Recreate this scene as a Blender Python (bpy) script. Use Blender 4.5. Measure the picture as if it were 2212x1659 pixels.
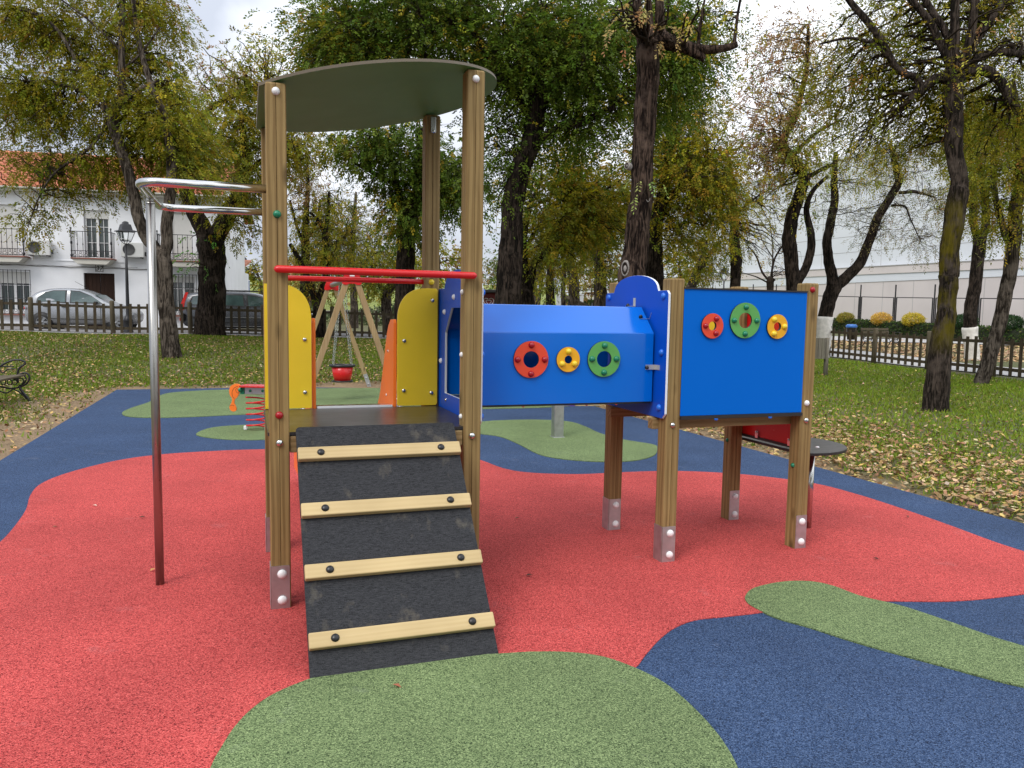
import bpy, bmesh, math, random
import numpy as np
from mathutils import Vector, Matrix
from mathutils.geometry import tessellate_polygon
for o in list(bpy.data.objects): bpy.data.objects.remove(o)
S = bpy.context.scene
COL = S.collection
R = math.radians
rnd = random.Random(7)

# ------------------------------------------------------------------ camera
CAMX = Vector((0.99986656, 0.00146182, 0.01627044))
CAMU = Vector((-0.01633598, 0.08947301, 0.99585527))
CAMF = Vector((0.0, 0.99598817, -0.08948495))
FPX, EYE = 1649.28, 1.5
cam_d = bpy.data.cameras.new('camera'); cam = bpy.data.objects.new('camera', cam_d); COL.objects.link(cam)
m = Matrix((CAMX, CAMU, -CAMF)).transposed().to_4x4(); m.translation = Vector((0, 0, EYE)); cam.matrix_world = m
cam_d.sensor_fit = 'HORIZONTAL'; cam_d.sensor_width = 36; cam_d.lens = FPX / 2212 * 36
cam_d.clip_start = 0.05; cam_d.clip_end = 1500
S.camera = cam
S.render.resolution_x, S.render.resolution_y = 1024, 768

# ------------------------------------------------------------------ sky, sun, exposure
W = bpy.data.worlds.new('World'); S.world = W; W.use_nodes = True
nt = W.node_tree; nt.nodes.clear()
SUN_EL, SUN_AZ = 48, 212
out = nt.nodes.new('ShaderNodeOutputWorld'); bg = nt.nodes.new('ShaderNodeBackground')
sky = nt.nodes.new('ShaderNodeTexSky'); sky.sky_type = 'NISHITA'; sky.sun_disc = False
sky.sun_elevation = R(SUN_EL); sky.sun_rotation = R(SUN_AZ); sky.dust_density = 3
tc = nt.nodes.new('ShaderNodeTexCoord'); mp = nt.nodes.new('ShaderNodeMapping'); mp.inputs['Scale'].default_value = (1, 1, 2.2)
ns = nt.nodes.new('ShaderNodeTexNoise'); ns.inputs['Scale'].default_value = 2.2; ns.inputs['Detail'].default_value = 7; ns.inputs['Distortion'].default_value = .4
cr = nt.nodes.new('ShaderNodeValToRGB')
cr.color_ramp.elements[0].position = .36; cr.color_ramp.elements[0].color = (5.9, 6.35, 7.3, 1)
cr.color_ramp.elements[1].position = .62; cr.color_ramp.elements[1].color = (11.5, 11.8, 12.4, 1)
mx = nt.nodes.new('ShaderNodeMixRGB'); mx.inputs[0].default_value = .9
nt.links.new(tc.outputs['Generated'], mp.inputs[0]); nt.links.new(mp.outputs[0], ns.inputs['Vector'])
sx_ = nt.nodes.new('ShaderNodeSeparateXYZ'); nt.links.new(tc.outputs['Generated'], sx_.inputs[0])
ma = nt.nodes.new('ShaderNodeMath'); ma.operation = 'MULTIPLY_ADD'; ma.inputs[1].default_value = .26; nt.links.new(sx_.outputs[0], ma.inputs[0]); nt.links.new(ns.outputs['Fac'], ma.inputs[2])
nt.links.new(ma.outputs[0], cr.inputs[0]); nt.links.new(sky.outputs[0], mx.inputs[1]); nt.links.new(cr.outputs[0], mx.inputs[2])
mz = nt.nodes.new('ShaderNodeMath'); mz.operation = 'MULTIPLY_ADD'; mz.use_clamp = False; mz.inputs[1].default_value = .75; mz.inputs[2].default_value = .86; nt.links.new(sx_.outputs[2], mz.inputs[0])
vs_ = nt.nodes.new('ShaderNodeVectorMath'); vs_.operation = 'SCALE'; nt.links.new(mx.outputs[0], vs_.inputs[0]); nt.links.new(mz.outputs[0], vs_.inputs['Scale'])
nt.links.new(vs_.outputs[0], bg.inputs[0]); bg.inputs[1].default_value = 0.1
nt.links.new(bg.outputs[0], out.inputs[0])
sl = bpy.data.lights.new('sun', 'SUN'); sl.energy = 1.5; sl.angle = R(24); sl.color = (1, .96, .9)
so = bpy.data.objects.new('sun', sl); COL.objects.link(so)
az = R(SUN_AZ); el = R(SUN_EL)
sd = Vector((math.sin(az) * math.cos(el), math.cos(az) * math.cos(el), math.sin(el)))
so.rotation_euler = sd.to_track_quat('Z', 'Y').to_euler(); so.location = sd * 50
S.view_settings.view_transform = 'Standard'; S.view_settings.look = 'None'
S.view_settings.exposure = 0.26; S.view_settings.gamma = 1
S.render.engine = 'CYCLES'
S.cycles.max_bounces = 8; S.cycles.transparent_max_bounces = 8

# ------------------------------------------------------------------ helpers
def ray(x, y):
    return CAMF + CAMX * ((x - 1106) / FPX) - CAMU * ((y - 829.5) / FPX)
def at(x, y, Y):                       # a sight line met at world depth Y
    d = ray(x, y); return Vector((0, 0, EYE)) + d * (Y / d.y)
def atz(x, y, z=0.0):
    d = ray(x, y); return Vector((0, 0, EYE)) + d * ((z - EYE) / d.z)
O0 = Vector((-1.16520826, 3.79501514, 0)); YAW = math.atan2(.3290702, .94430546)
EU = Vector((.94430546, .3290702, 0)); EV = Vector((-.3290702, .94430546, 0))
def uv(p): d = Vector(p) - O0; return d.dot(EU), d.dot(EV)
def sstep(a, b, x):
    t = np.clip((x - a) / (b - a), 0, 1); return t * t * (3 - 2 * t)
def rect_dist(x, y):
    dx = x - O0.x; dy = y - O0.y
    u = dx * EU.x + dy * EU.y; v = dx * EV.x + dy * EV.y
    du = np.maximum(np.maximum(-2.45 - u, u - 5.37), 0); dv = np.maximum(v - 11.85, 0)
    return np.hypot(du, dv)
def T(x, y):                            # terrain height
    x = np.asarray(x, float); y = np.asarray(y, float)
    A = np.interp(x, [-16, -6, 10, 16], [.72, .54, .14, .12])
    B = np.interp(x, [-14, -6, 6, 12], [0, .010, .024, .026])
    z = A * sstep(13.5, 24, y) + B * np.clip(y - 24, 0, 24)
    hill = np.clip(y - 48, 0, 300) * np.interp(x, [-60, -25, 10, 40, 90], [.05, .05, .045, .02, .01])
    d = rect_dist(x, y)
    base = np.where(d <= 0, -.035, -.035 + .04 * sstep(0, .25, d))
    bump = .03 * np.sin(x * .9 + 1.3) * np.sin(y * .7) * sstep(.5, 3, d) * (y < 40)
    return z + hill + base + bump

def tag(o, label=None, cat=None, group=None, kind=None):
    if label: o['label'] = label
    if cat: o['category'] = cat
    if group: o['group'] = group
    if kind: o['kind'] = kind
    return o
def empty(name, loc=(0, 0, 0), rz=0, **k):
    o = bpy.data.objects.new(name, None); o.empty_display_size = .2; COL.objects.link(o)
    o.location = loc; o.rotation_euler = (0, 0, rz); return tag(o, **k)
def copy_tree(o, parent=None):
    c = o.copy(); COL.objects.link(c)
    if parent is not None:
        c.parent = parent; c.matrix_parent_inverse = o.matrix_parent_inverse.copy()
    for ch in list(o.children): copy_tree(ch, c)
    return c

class MB:
    def __init__(s): s.v = []; s.f = []; s.sm = []; s.mi = []
    def add(s, vs, fs, smooth=False, mi=0):
        b = len(s.v); s.v += [tuple(p) for p in vs]
        for f in fs: s.f.append([i + b for i in f]); s.sm.append(smooth); s.mi.append(mi)
        return s
    def box(s, c, d, rz=0, mi=0, taper=1):
        cx, cy, cz = c; hx, hy, hz = d[0] / 2, d[1] / 2, d[2] / 2; ca, sa = math.cos(rz), math.sin(rz)
        vs = []
        for z in (-1, 1):
            k = taper if z > 0 else 1
            for x, y in ((-1, -1), (1, -1), (1, 1), (-1, 1)):
                px, py = x * hx * k, y * hy * k
                vs.append((cx + px * ca - py * sa, cy + px * sa + py * ca, cz + z * hz))
        return s.add(vs, [(3, 2, 1, 0), (4, 5, 6, 7), (0, 1, 5, 4), (1, 2, 6, 5), (2, 3, 7, 6), (3, 0, 4, 7)], False, mi)
    def obox(s, o, ex, ey, ez, mi=0):     # oriented box: corner o and three edge vectors
        o, ex, ey, ez = map(Vector, (o, ex, ey, ez))
        vs = [o, o + ex, o + ex + ey, o + ey, o + ez, o + ex + ez, o + ex + ey + ez, o + ey + ez]
        return s.add(vs, [(3, 2, 1, 0), (4, 5, 6, 7), (0, 1, 5, 4), (1, 2, 6, 5), (2, 3, 7, 6), (3, 0, 4, 7)], False, mi)
    def bar(s, a, b, w, h, up=(0, 0, 1), mi=0):
        a, b = Vector(a), Vector(b); d = (b - a); l = d.length; d.normalize()
        side = d.cross(Vector(up)); side.normalize(); u2 = side.cross(d)
        return s.obox(a - side * w / 2 - u2 * h / 2, side * w, d * l, u2 * h, mi)
    def tube(s, pts, r, n=8, cap=True, mi=0, smooth=True):
        pts = [Vector(p) for p in pts]; m = len(pts)
        rr = list(r) if hasattr(r, '__len__') else [r] * m
        t0 = (pts[1] - pts[0]).normalized(); ref = Vector((0, 0, 1)) if abs(t0.z) < .9 else Vector((1, 0, 0))
        nx = t0.cross(ref).normalized(); vs = []
        for i in range(m):
            t = (pts[min(i + 1, m - 1)] - pts[max(i - 1, 0)]); t.normalize()
            nx = (nx - t * nx.dot(t)); nx.normalize(); ny = t.cross(nx)
            for k in range(n):
                a = 2 * math.pi * k / n
                vs.append(pts[i] + (nx * math.cos(a) + ny * math.sin(a)) * rr[i])
        fs = [(i * n + k, i * n + (k + 1) % n, (i + 1) * n + (k + 1) % n, (i + 1) * n + k) for i in range(m - 1) for k in range(n)]
        s.add(vs, fs, smooth, mi)
        if cap:
            b = len(s.v) - len(vs)
            s.f.append([b + k for k in range(n)][::-1]); s.sm.append(False); s.mi.append(mi)
            s.f.append([b + (m - 1) * n + k for k in range(n)]); s.sm.append(False); s.mi.append(mi)
        return s
    def lathe(s, prof, c=(0, 0, 0), n=16, axis=(0, 0, 1), mi=0, smooth=True):
        ax = Vector(axis).normalized(); ref = Vector((0, 0, 1)) if abs(ax.z) < .9 else Vector((1, 0, 0))
        a1 = ax.cross(ref).normalized(); a2 = ax.cross(a1); c = Vector(c); vs = []
        for r, z in prof:
            for k in range(n):
                a = 2 * math.pi * k / n; vs.append(c + ax * z + (a1 * math.cos(a) + a2 * math.sin(a)) * r)
        fs = [(i * n + k, i * n + (k + 1) % n, (i + 1) * n + (k + 1) % n, (i + 1) * n + k) for i in range(len(prof) - 1) for k in range(n)]
        return s.add(vs, fs, smooth, mi)
    def dome(s, c, axis, r, h=None, n=12, mi=0):     # a round cap screw seen from outside
        h = h or r * .85
        prof = [(r * math.cos(a), h * math.sin(a)) for a in [0, .35, .7, 1.0, 1.3, 1.5]] + [(0.0005, h)]
        return s.lathe([(r * .96, -.004)] + prof, c, n, axis, mi)
    def panel(s, outer, holes, fn, th, mf=0, me=0):
        """flat board: 2D outline + holes, fn(a, b, d) -> 3D point, thickness th along d"""
        loops = [outer] + holes
        tri = tessellate_polygon([[Vector((a, b, 0)) for a, b in l] for l in loops])
        flat = [p for l in loops for p in l]; N = len(flat)
        vs = [fn(a, b, 0) for a, b in flat] + [fn(a, b, th) for a, b in flat]
        s.add(vs, [tuple(t) for t in tri] + [tuple(i + N for i in reversed(t)) for t in tri], False, mf)
        b0 = len(s.v) - 2 * N; off = 0
        for l in loops:
            n = len(l)
            for k in range(n):
                i, j = off + k, off + (k + 1) % n
                s.f.append([b0 + i, b0 + j, b0 + j + N, b0 + i + N]); s.sm.append(False); s.mi.append(me)
            off += n
        return s
    def build(s, name, mats, parent=None, bevel=0, seg=2, fixn=True):
        me = bpy.data.meshes.new(name); me.from_pydata(s.v, [], s.f)
        if fixn:
            bm = bmesh.new(); bm.from_mesh(me); bmesh.ops.recalc_face_normals(bm, faces=bm.faces); bm.to_mesh(me); bm.free()
        for mm in (mats if isinstance(mats, (list, tuple)) else [mats]): me.materials.append(mm)
        me.polygons.foreach_set('use_smooth', s.sm); me.polygons.foreach_set('material_index', s.mi); me.update()
        o = bpy.data.objects.new(name, me); COL.objects.link(o)
        if parent is not None: o.parent = parent
        if bevel:
            b = o.modifiers.new('bevel', 'BEVEL'); b.width = bevel; b.segments = seg; b.limit_method = 'ANGLE'; b.angle_limit = R(40)
        return o
def circ(cx, cy, r, n=28, a0=0): return [(cx + r * math.cos(a0 + 2 * math.pi * k / n), cy + r * math.sin(a0 + 2 * math.pi * k / n)) for k in range(n)]
def smooth_loop(pts, k=6):              # closed Catmull-Rom through pts
    o = []; n = len(pts)
    for i in range(n):
        p = [Vector((*pts[(i + j - 1) % n][:2], 0)) for j in range(4)]
        for s_ in range(k):
            t = s_ / k
            q = .5 * ((2 * p[1]) + (p[2] - p[0]) * t + (2 * p[0] - 5 * p[1] + 4 * p[2] - p[3]) * t * t + (3 * p[1] - p[0] - 3 * p[2] + p[3]) * t ** 3)
            o.append((q.x, q.y))
    return o
def smooth_line(pts, k=5):
    pts = [Vector(p) for p in pts]; o = []; n = len(pts)
    for i in range(n - 1):
        p0, p1, p2, p3 = pts[max(i - 1, 0)], pts[i], pts[i + 1], pts[min(i + 2, n - 1)]
        for s_ in range(k):
            t = s_ / k
            o.append(.5 * ((2 * p1) + (p2 - p0) * t + (2 * p0 - 5 * p1 + 4 * p2 - p3) * t * t + (3 * p1 - p0 - 3 * p2 + p3) * t ** 3))
    o.append(pts[-1]); return o
def round_rect(x0, y0, x1, y1, r, n=4, corners=(1, 1, 1, 1)):
    o = []
    for (cx, cy, a, f) in ((x1 - r, y1 - r, 0, corners[0]), (x0 + r, y1 - r, 90, corners[1]), (x0 + r, y0 + r, 180, corners[2]), (x1 - r, y0 + r, 270, corners[3])):
        if f:
            for k in range(n + 1): t = R(a + 90 * k / n); o.append((cx + r * math.cos(t), cy + r * math.sin(t)))
        else: t = R(a + 45); o.append((cx + r * (1 if math.cos(t) > 0 else -1), cy + r * (1 if math.sin(t) > 0 else -1)))
    return o

# ------------------------------------------------------------------ materials
def nodes(name):
    m_ = bpy.data.materials.new(name); m_.use_nodes = True; t_ = m_.node_tree
    return m_, t_, t_.nodes['Principled BSDF']
def vec(t_, scale=(1, 1, 1), src='Object'):
    c = t_.nodes.new('ShaderNodeTexCoord'); mpn = t_.nodes.new('ShaderNodeMapping'); mpn.inputs['Scale'].default_value = scale
    oi = t_.nodes.new('ShaderNodeObjectInfo'); vm = t_.nodes.new('ShaderNodeVectorMath'); vm.operation = 'ADD'; mu = t_.nodes.new('ShaderNodeMath'); mu.operation = 'MULTIPLY'; mu.inputs[1].default_value = 37.0
    t_.links.new(oi.outputs['Random'], mu.inputs[0]); t_.links.new(mu.outputs[0], vm.inputs[1]); t_.links.new(c.outputs[src], vm.inputs[0]); t_.links.new(vm.outputs[0], mpn.inputs[0]); return mpn.outputs[0]
def noise(t_, v, sc, det=4, rough=.55, dist=0):
    n = t_.nodes.new('ShaderNodeTexNoise'); n.inputs['Scale'].default_value = sc; n.inputs['Detail'].default_value = det
    n.inputs['Roughness'].default_value = rough; n.inputs['Distortion'].default_value = dist
    t_.links.new(v, n.inputs['Vector']); return n.outputs['Fac']
def ramp(t_, f, stops):
    r_ = t_.nodes.new('ShaderNodeValToRGB'); e = r_.color_ramp.elements
    e[0].position, e[0].color = stops[0][0], (*stops[0][1], 1); e[1].position, e[1].color = stops[-1][0], (*stops[-1][1], 1)
    for p, c in stops[1:-1]: q = e.new(p); q.color = (*c, 1)
    t_.links.new(f, r_.inputs[0]); return r_.outputs[0]
def mixc(t_, f, a, b, mode='MIX'):
    x = t_.nodes.new('ShaderNodeMixRGB'); x.blend_type = mode
    for i, q in ((0, f), (1, a), (2, b)):
        if isinstance(q, bpy.types.NodeSocket): t_.links.new(q, x.inputs[i])
        elif i == 0: x.inputs[0].default_value = q
        else: x.inputs[i].default_value = (*q, 1)
    return x.outputs[0]
def bump(t_, p, h, strength=.3, dist=.01):
    b = t_.nodes.new('ShaderNodeBump'); b.inputs['Strength'].default_value = strength; b.inputs['Distance'].default_value = dist
    t_.links.new(h, b.inputs['Height']); t_.links.new(b.outputs[0], p.inputs['Normal'])
def math_(t_, op, a, b=None):
    x = t_.nodes.new('ShaderNodeMath'); x.operation = op
    for i, q in ((0, a), (1, b)):
        if q is None: continue
        if isinstance(q, bpy.types.NodeSocket): t_.links.new(q, x.inputs[i])
        else: x.inputs[i].default_value = q
    return x.outputs[0]
def simple(name, col, rough=.5, metal=0, var=.12, sc=3, bs=0, bsc=200, spec=.5):
    m_, t_, p = nodes(name); v = vec(t_)
    c2 = tuple(x * (1 - var) for x in col); c1 = tuple(min(1, x * (1 + var)) for x in col)
    t_.links.new(ramp(t_, noise(t_, v, sc, 5), [(.3, c2), (.7, c1)]), p.inputs['Base Color'])
    rn = noise(t_, v, sc * 4, 4)
    t_.links.new(math_(t_, 'ADD', math_(t_, 'MULTIPLY', rn, .15), max(0, rough - .075)), p.inputs['Roughness'])
    p.inputs['Metallic'].default_value = metal; p.inputs['Specular IOR Level'].default_value = spec
    if bs: bump(t_, p, noise(t_, v, bsc, 3), bs, .002)
    return m_
def wood(name, c1, c2, c3, axis=2, sc=1.0, rough=.6, knots=True):
    m_, t_, p = nodes(name)
    s3 = [28 * sc] * 3; s3[axis] = 1.1 * sc
    v = vec(t_, tuple(s3))
    s2 = [9 * sc] * 3; s2[axis] = .9 * sc; v2 = vec(t_, tuple(s2))
    warp = noise(t_, v2, 1.3, 2, .5)
    a = noise(t_, v, 1.5, 5, .6, 1.2)
    wv = t_.nodes.new('ShaderNodeTexWave'); wv.wave_type = 'RINGS'; wv.rings_direction = 'XYZ'[axis]
    wv.inputs['Scale'].default_value = 1.6; wv.inputs['Distortion'].default_value = 5; wv.inputs['Detail'].default_value = 2; wv.inputs['Detail Scale'].default_value = .7
    t_.links.new(v2, wv.inputs['Vector'])
    g = mixc(t_, .45, ramp(t_, a, [(.3, c2), (.68, c1)]), ramp(t_, wv.outputs['Fac'], [(.2, c2), (.75, c1)]))
    g = mixc(t_, ramp(t_, warp, [(.5, (0, 0, 0)), (.75, (.5, .5, .5))]), g, c3)
    if knots:
        s4 = [6.5] * 3; s4[axis] = 2.3
        vo = t_.nodes.new('ShaderNodeTexVoronoi'); vo.inputs['Scale'].default_value = 1; vo.inputs['Randomness'].default_value = 1
        t_.links.new(vec(t_, tuple(s4)), vo.inputs['Vector'])
        g = mixc(t_, ramp(t_, vo.outputs['Distance'], [(.06, (.8, .8, .8)), (.16, (0, 0, 0))]), g, tuple(x * .45 for x in c2))
    big = noise(t_, vec(t_), 2.2, 3)
    g = mixc(t_, .55, g, mixc(t_, 1.0, g, ramp(t_, big, [(.3, (.62, .6, .58)), (.7, (1, 1, 1))]), 'MULTIPLY'))
    t_.links.new(g, p.inputs['Base Color']); p.inputs['Roughness'].default_value = rough; p.inputs['Specular IOR Level'].default_value = .22
    bump(t_, p, a, .25, .002); return m_
def rubber(name, c, dark, light):
    m_, t_, p = nodes(name); v = vec(t_)
    vo = t_.nodes.new('ShaderNodeTexVoronoi'); vo.inputs['Scale'].default_value = 240; t_.links.new(v, vo.inputs['Vector'])
    bw = t_.nodes.new('ShaderNodeSeparateColor'); t_.links.new(vo.outputs['Color'], bw.inputs[0])
    g = ramp(t_, bw.outputs[0], [(.0, dark), (.22, tuple(x * .72 for x in c)), (.55, c), (.9, light), (1, tuple(min(1, x * 1.25) for x in light))])
    n2 = noise(t_, v, 340, 2, .7)
    g = mixc(t_, 1.0, g, ramp(t_, n2, [(.33, (.60, .60, .60)), (.6, (1.08, 1.08, 1.08))]), 'MULTIPLY')
    n3 = noise(t_, v, 1.3, 6, .6)
    g = mixc(t_, 1.0, g, ramp(t_, n3, [(.3, (.84, .84, .84)), (.7, (1.12, 1.12, 1.12))]), 'MULTIPLY')
    st = noise(t_, vec(t_, (1, 1, 1)), 4.5, 5, .7)
    g = mixc(t_, ramp(t_, st, [(.62, (0, 0, 0)), (.78, (.38, .38, .38))]), g, tuple(.55 * x + .15 for x in c))
    t_.links.new(g, p.inputs['Base Color']); p.inputs['Roughness'].default_value = .85; p.inputs['Specular IOR Level'].default_value = .2
    bump(t_, p, vo.outputs['Distance'], .8, .004); return m_
def bark(name, c1, c2, moss=None, moss_z=(1.5, 3.0), sc=1):
    m_, t_, p = nodes(name); v = vec(t_, (15 * sc, 15 * sc, 1.9 * sc)); a = noise(t_, v, 1.4, 7, .66, 1.3)
    g = ramp(t_, a, [(.43, c2), (.5, tuple((x + 2 * y) / 3 for x, y in zip(c1, c2))), (.58, tuple(x * 1.25 for x in c1))])
    pt = noise(t_, vec(t_, (1, 1, 1)), 3.5, 5, .6)
    g = mixc(t_, ramp(t_, pt, [(.52, (0, 0, 0)), (.68, (.6, .6, .6))]), g, tuple(min(1, x * 1.9 + .01) for x in c1))
    if moss:
        pm = noise(t_, vec(t_, (1, 1, .5)), 5, 5, .65)
        sx = t_.nodes.new('ShaderNodeSeparateXYZ'); c_ = t_.nodes.new('ShaderNodeNewGeometry'); t_.links.new(c_.outputs['Position'], sx.inputs[0])
        up = ramp(t_, math_(t_, 'DIVIDE', sx.outputs[2], 5.0), [(moss_z[0] / 5 - .08, (0, 0, 0)), (moss_z[0] / 5, (1, 1, 1)), (moss_z[1] / 5, (1, 1, 1)), (moss_z[1] / 5 + .1, (0, 0, 0))])
        f = mixc(t_, 1, ramp(t_, pm, [(.4, (0, 0, 0)), (.58, (.9, .9, .9))]), up, 'MULTIPLY')
        g = mixc(t_, f, g, moss)
    t_.links.new(g, p.inputs['Base Color']); p.inputs['Roughness'].default_value = .95; p.inputs['Specular IOR Level'].default_value = .06
    bump(t_, p, a, 1.0, .06); return m_
def leafmat(name, trans=.42):
    m_, t_, p = nodes(name); at_ = t_.nodes.new('ShaderNodeAttribute'); at_.attribute_name = 'leafcol'
    t_.links.new(at_.outputs['Color'], p.inputs['Base Color']); p.inputs['Roughness'].default_value = .55; p.inputs['Specular IOR Level'].default_value = .15
    tr = t_.nodes.new('ShaderNodeBsdfTranslucent'); t_.links.new(at_.outputs['Color'], tr.inputs[0])
    mixs = t_.nodes.new('ShaderNodeMixShader'); mixs.inputs[0].default_value = trans
    o_ = t_.nodes['Material Output']
    t_.links.new(p.outputs[0], mixs.inputs[1]); t_.links.new(tr.outputs[0], mixs.inputs[2]); t_.links.new(mixs.outputs[0], o_.inputs[0]); return m_
M = {}
M['post'] = wood('pressure_treated_pine', (.37, .255, .105), (.20, .125, .045), (.26, .195, .082))
M['post_u'] = wood('pressure_treated_pine_beam', (.40, .28, .135), (.21, .135, .05), (.28, .22, .10), axis=0)
M['cleat'] = wood('pale_pine_batten', (.61, .465, .245), (.545, .405, .20), (.55, .43, .22), axis=0, knots=False)
M['swingwood'] = wood('swing_pine', (.46, .33, .17), (.30, .20, .09), (.33, .27, .13))
M['fencewood'] = wood('weathered_dark_timber', (.105, .082, .052), (.052, .040, .026), (.11, .105, .07), knots=False, rough=.85)
M['fencepost'] = wood('weathered_grey_timber', (.17, .145, .10), (.09, .07, .045), (.15, .14, .09), knots=False, rough=.85)
M['blue'] = simple('blue_laminate', (.0004, .142, .62), .14, var=.015, sc=1, spec=.4)
M['blue'].node_tree.nodes['Principled BSDF'].inputs['Coat Weight'].default_value = .45; M['blue'].node_tree.nodes['Principled BSDF'].inputs['Coat Roughness'].default_value = .12
M['blue_board'] = simple('satin_blue_board', (.0003, .130, .58), .42, var=.015, sc=1, spec=.10)
M['blue_deep'] = simple('deep_blue_plastic', (.0008, .078, .52), .4, var=.02, sc=1, spec=.22)
M['white_core'] = simple('white_plastic_core', (.78, .80, .82), .4, var=.04)
M['yellow'] = simple('yellow_plastic_board', (.86, .60, .026), .36, var=.05, bs=.12, bsc=420)
M['orange'] = simple('orange_plastic_board', (.92, .20, .022), .36, var=.05, bs=.1, bsc=420)
M['red'] = simple('red_plastic', (.62, .012, .014), .25, var=.06)
M['red_ring'] = simple('red_ring_plastic', (.72, .065, .025), .35, var=.05)
M['green_ring'] = simple('green_ring_plastic', (.105, .36, .085), .35, var=.05)
M['yellow_ring'] = simple('yellow_ring_plastic', (.80, .40, .012), .35, var=.05)
M['green_ball'] = simple('green_cap', (.008, .19, .095), .25, var=.05)
M['red_ball'] = simple('dark_red_cap', (.35, .008, .014), .22, var=.05)
M['yellow_ball'] = simple('yellow_cap', (.80, .58, .03), .3, var=.05)
M['blue_ball'] = simple('blue_cap', (.02, .16, .66), .25, var=.05)
M['white_ball'] = simple('white_cap', (.80, .80, .80), .35, var=.04)
M['black'] = simple('black_plastic', (.012, .012, .013), .35, var=.2)
M['core_dark'] = simple('black_laminate_edge', (.02, .017, .017), .5, var=.2)
M['roof'] = simple('olive_green_laminate', (.082, .235, .062), .45, var=.02, sc=1)
M['steel'] = simple('stainless_steel', (.60, .60, .58), .16, metal=1, var=.03, sc=6)
M['steel_pole'] = simple('brushed_stainless_steel', (.40, .39, .365), .30, metal=1, var=.03, sc=6)
M['galv'] = simple('galvanised_steel', (.48, .49, .48), .42, metal=1, var=.15, sc=14)
M['shoe'] = simple('scuffed_galvanised_plate', (.52, .52, .53), .50, metal=1, var=.12, sc=18, bs=.2, bsc=60)
M['red_r'] = rubber('red_rubber', (.60, .080, .075), (.12, .006, .010), (.74, .135, .12))
M['blue_r'] = rubber('blue_rubber', (.038, .075, .165), (.007, .014, .036), (.085, .135, .245))
M['green_r'] = rubber('green_rubber', (.165, .235, .098), (.022, .042, .015), (.28, .36, .16))
M['binwood'] = wood('weathered_silver_timber', (.27, .25, .20), (.17, .15, .115), (.24, .23, .17), knots=False, rough=.85)
M['iron'] = simple('black_painted_iron', (.015, .015, .018), .45, var=.3)
M['asphalt'] = simple('street_asphalt', (.20, .19, .185), .9, var=.15, sc=6, bs=.3, bsc=120)
M['path'] = simple('concrete_path', (.42, .41, .40), .85, var=.12, sc=4, bs=.2, bsc=90)
M['leaf'] = leafmat('leaf'); M['litter'] = leafmat('fallen_leaf', .08); M['grass'] = leafmat('grass_blade', .25)
M['bark'] = bark('rough_dark_bark', (.042, .031, .024), (.007, .006, .005))
M['bark_red'] = bark('furrowed_brown_bark', (.08, .055, .041), (.010, .007, .006))
M['bark_grey'] = bark('grey_smooth_bark', (.11, .09, .072), (.022, .017, .013), sc=.7)
M['bark_moss'] = bark('mossy_bark', (.065, .05, .04), (.012, .010, .008), moss=(.11, .09, .008), moss_z=(1.35, 3.15))
M['twig'] = simple('twig_bark', (.035, .026, .019), .9, var=.3, spec=.05)
M['whitewash'] = simple('chalky_whitewash', (.68, .65, .60), .95, var=.15, sc=9, bs=.5, bsc=30)
# black rubber-faced ramp board: fine streaks and dusty footmarks
m_, t_, p = nodes('ramp_board'); v = vec(t_, (6, 90, 90)); a = noise(t_, v, 6, 4, .7); b_ = noise(t_, vec(t_), 420, 2, .7)
g = ramp(t_, mixc(t_, .5, a, b_), [(.40, (.006, .0065, .0075)), (.66, (.078, .080, .088))])
st = noise(t_, vec(t_, (1.6, 1, 1)), 6.5, 4, .6)
g = mixc(t_, ramp(t_, st, [(.60, (0, 0, 0)), (.76, (.42, .42, .42))]), g, (.19, .165, .125))
t_.links.new(g, p.inputs['Base Color']); p.inputs['Roughness'].default_value = .8; p.inputs['Specular IOR Level'].default_value = .15; bump(t_, p, b_, .5, .002); M['ramp'] = m_
m_, t_, p = nodes('worn_deck_board'); st = noise(t_, vec(t_, (1, 3, 1)), 7, 6, .7)
t_.links.new(ramp(t_, st, [(.4, (.022, .018, .017)), (.62, (.055, .048, .045)), (.8, (.19, .17, .15))]), p.inputs['Base Color'])
p.inputs['Roughness'].default_value = .3; bump(t_, p, noise(t_, vec(t_), 300, 2), .15, .001); M['deck'] = m_

# ------------------------------------------------------------------ ground
def grid_mesh(name, xs, ys, zf, mat, attr=None):
    X, Y = np.meshgrid(xs, ys); Z = zf(X, Y); V = np.stack([X, Y, Z], -1).reshape(-1, 3)
    nx, ny = len(xs), len(ys); i = np.arange((ny - 1) * (nx - 1)); r, c = i // (nx - 1), i % (nx - 1); b = r * nx + c
    F = np.stack([b, b + 1, b + nx + 1, b + nx], -1)
    return raw_mesh(name, V, F, mat, True, attr(V[:, 0], V[:, 1]) if attr else None)
def raw_mesh(name, V, F, mat, smooth=False, col=None, parent=None, attrname='leafcol', link=True):
    me = bpy.data.meshes.new(name); k = F.shape[1]
    me.vertices.add(len(V)); me.vertices.foreach_set('co', np.ascontiguousarray(V, np.float32).ravel())
    me.loops.add(F.size); me.loops.foreach_set('vertex_index', np.ascontiguousarray(F, np.int32).ravel())
    me.polygons.add(len(F)); me.polygons.foreach_set('loop_start', np.arange(len(F), dtype=np.int32) * k)
    me.polygons.foreach_set('use_smooth', np.full(len(F), smooth, bool))
    if col is not None:
        ca = me.color_attributes.new(attrname, 'FLOAT_COLOR', 'POINT')
        ca.data.foreach_set('color', np.ascontiguousarray(np.c_[col, np.ones(len(col))], np.float32).ravel())
    me.materials.append(mat); me.update(calc_edges=True)
    o = bpy.data.objects.new(name, me); COL.objects.link(o)
    if parent is not None: o.parent = parent
    return o
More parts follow.
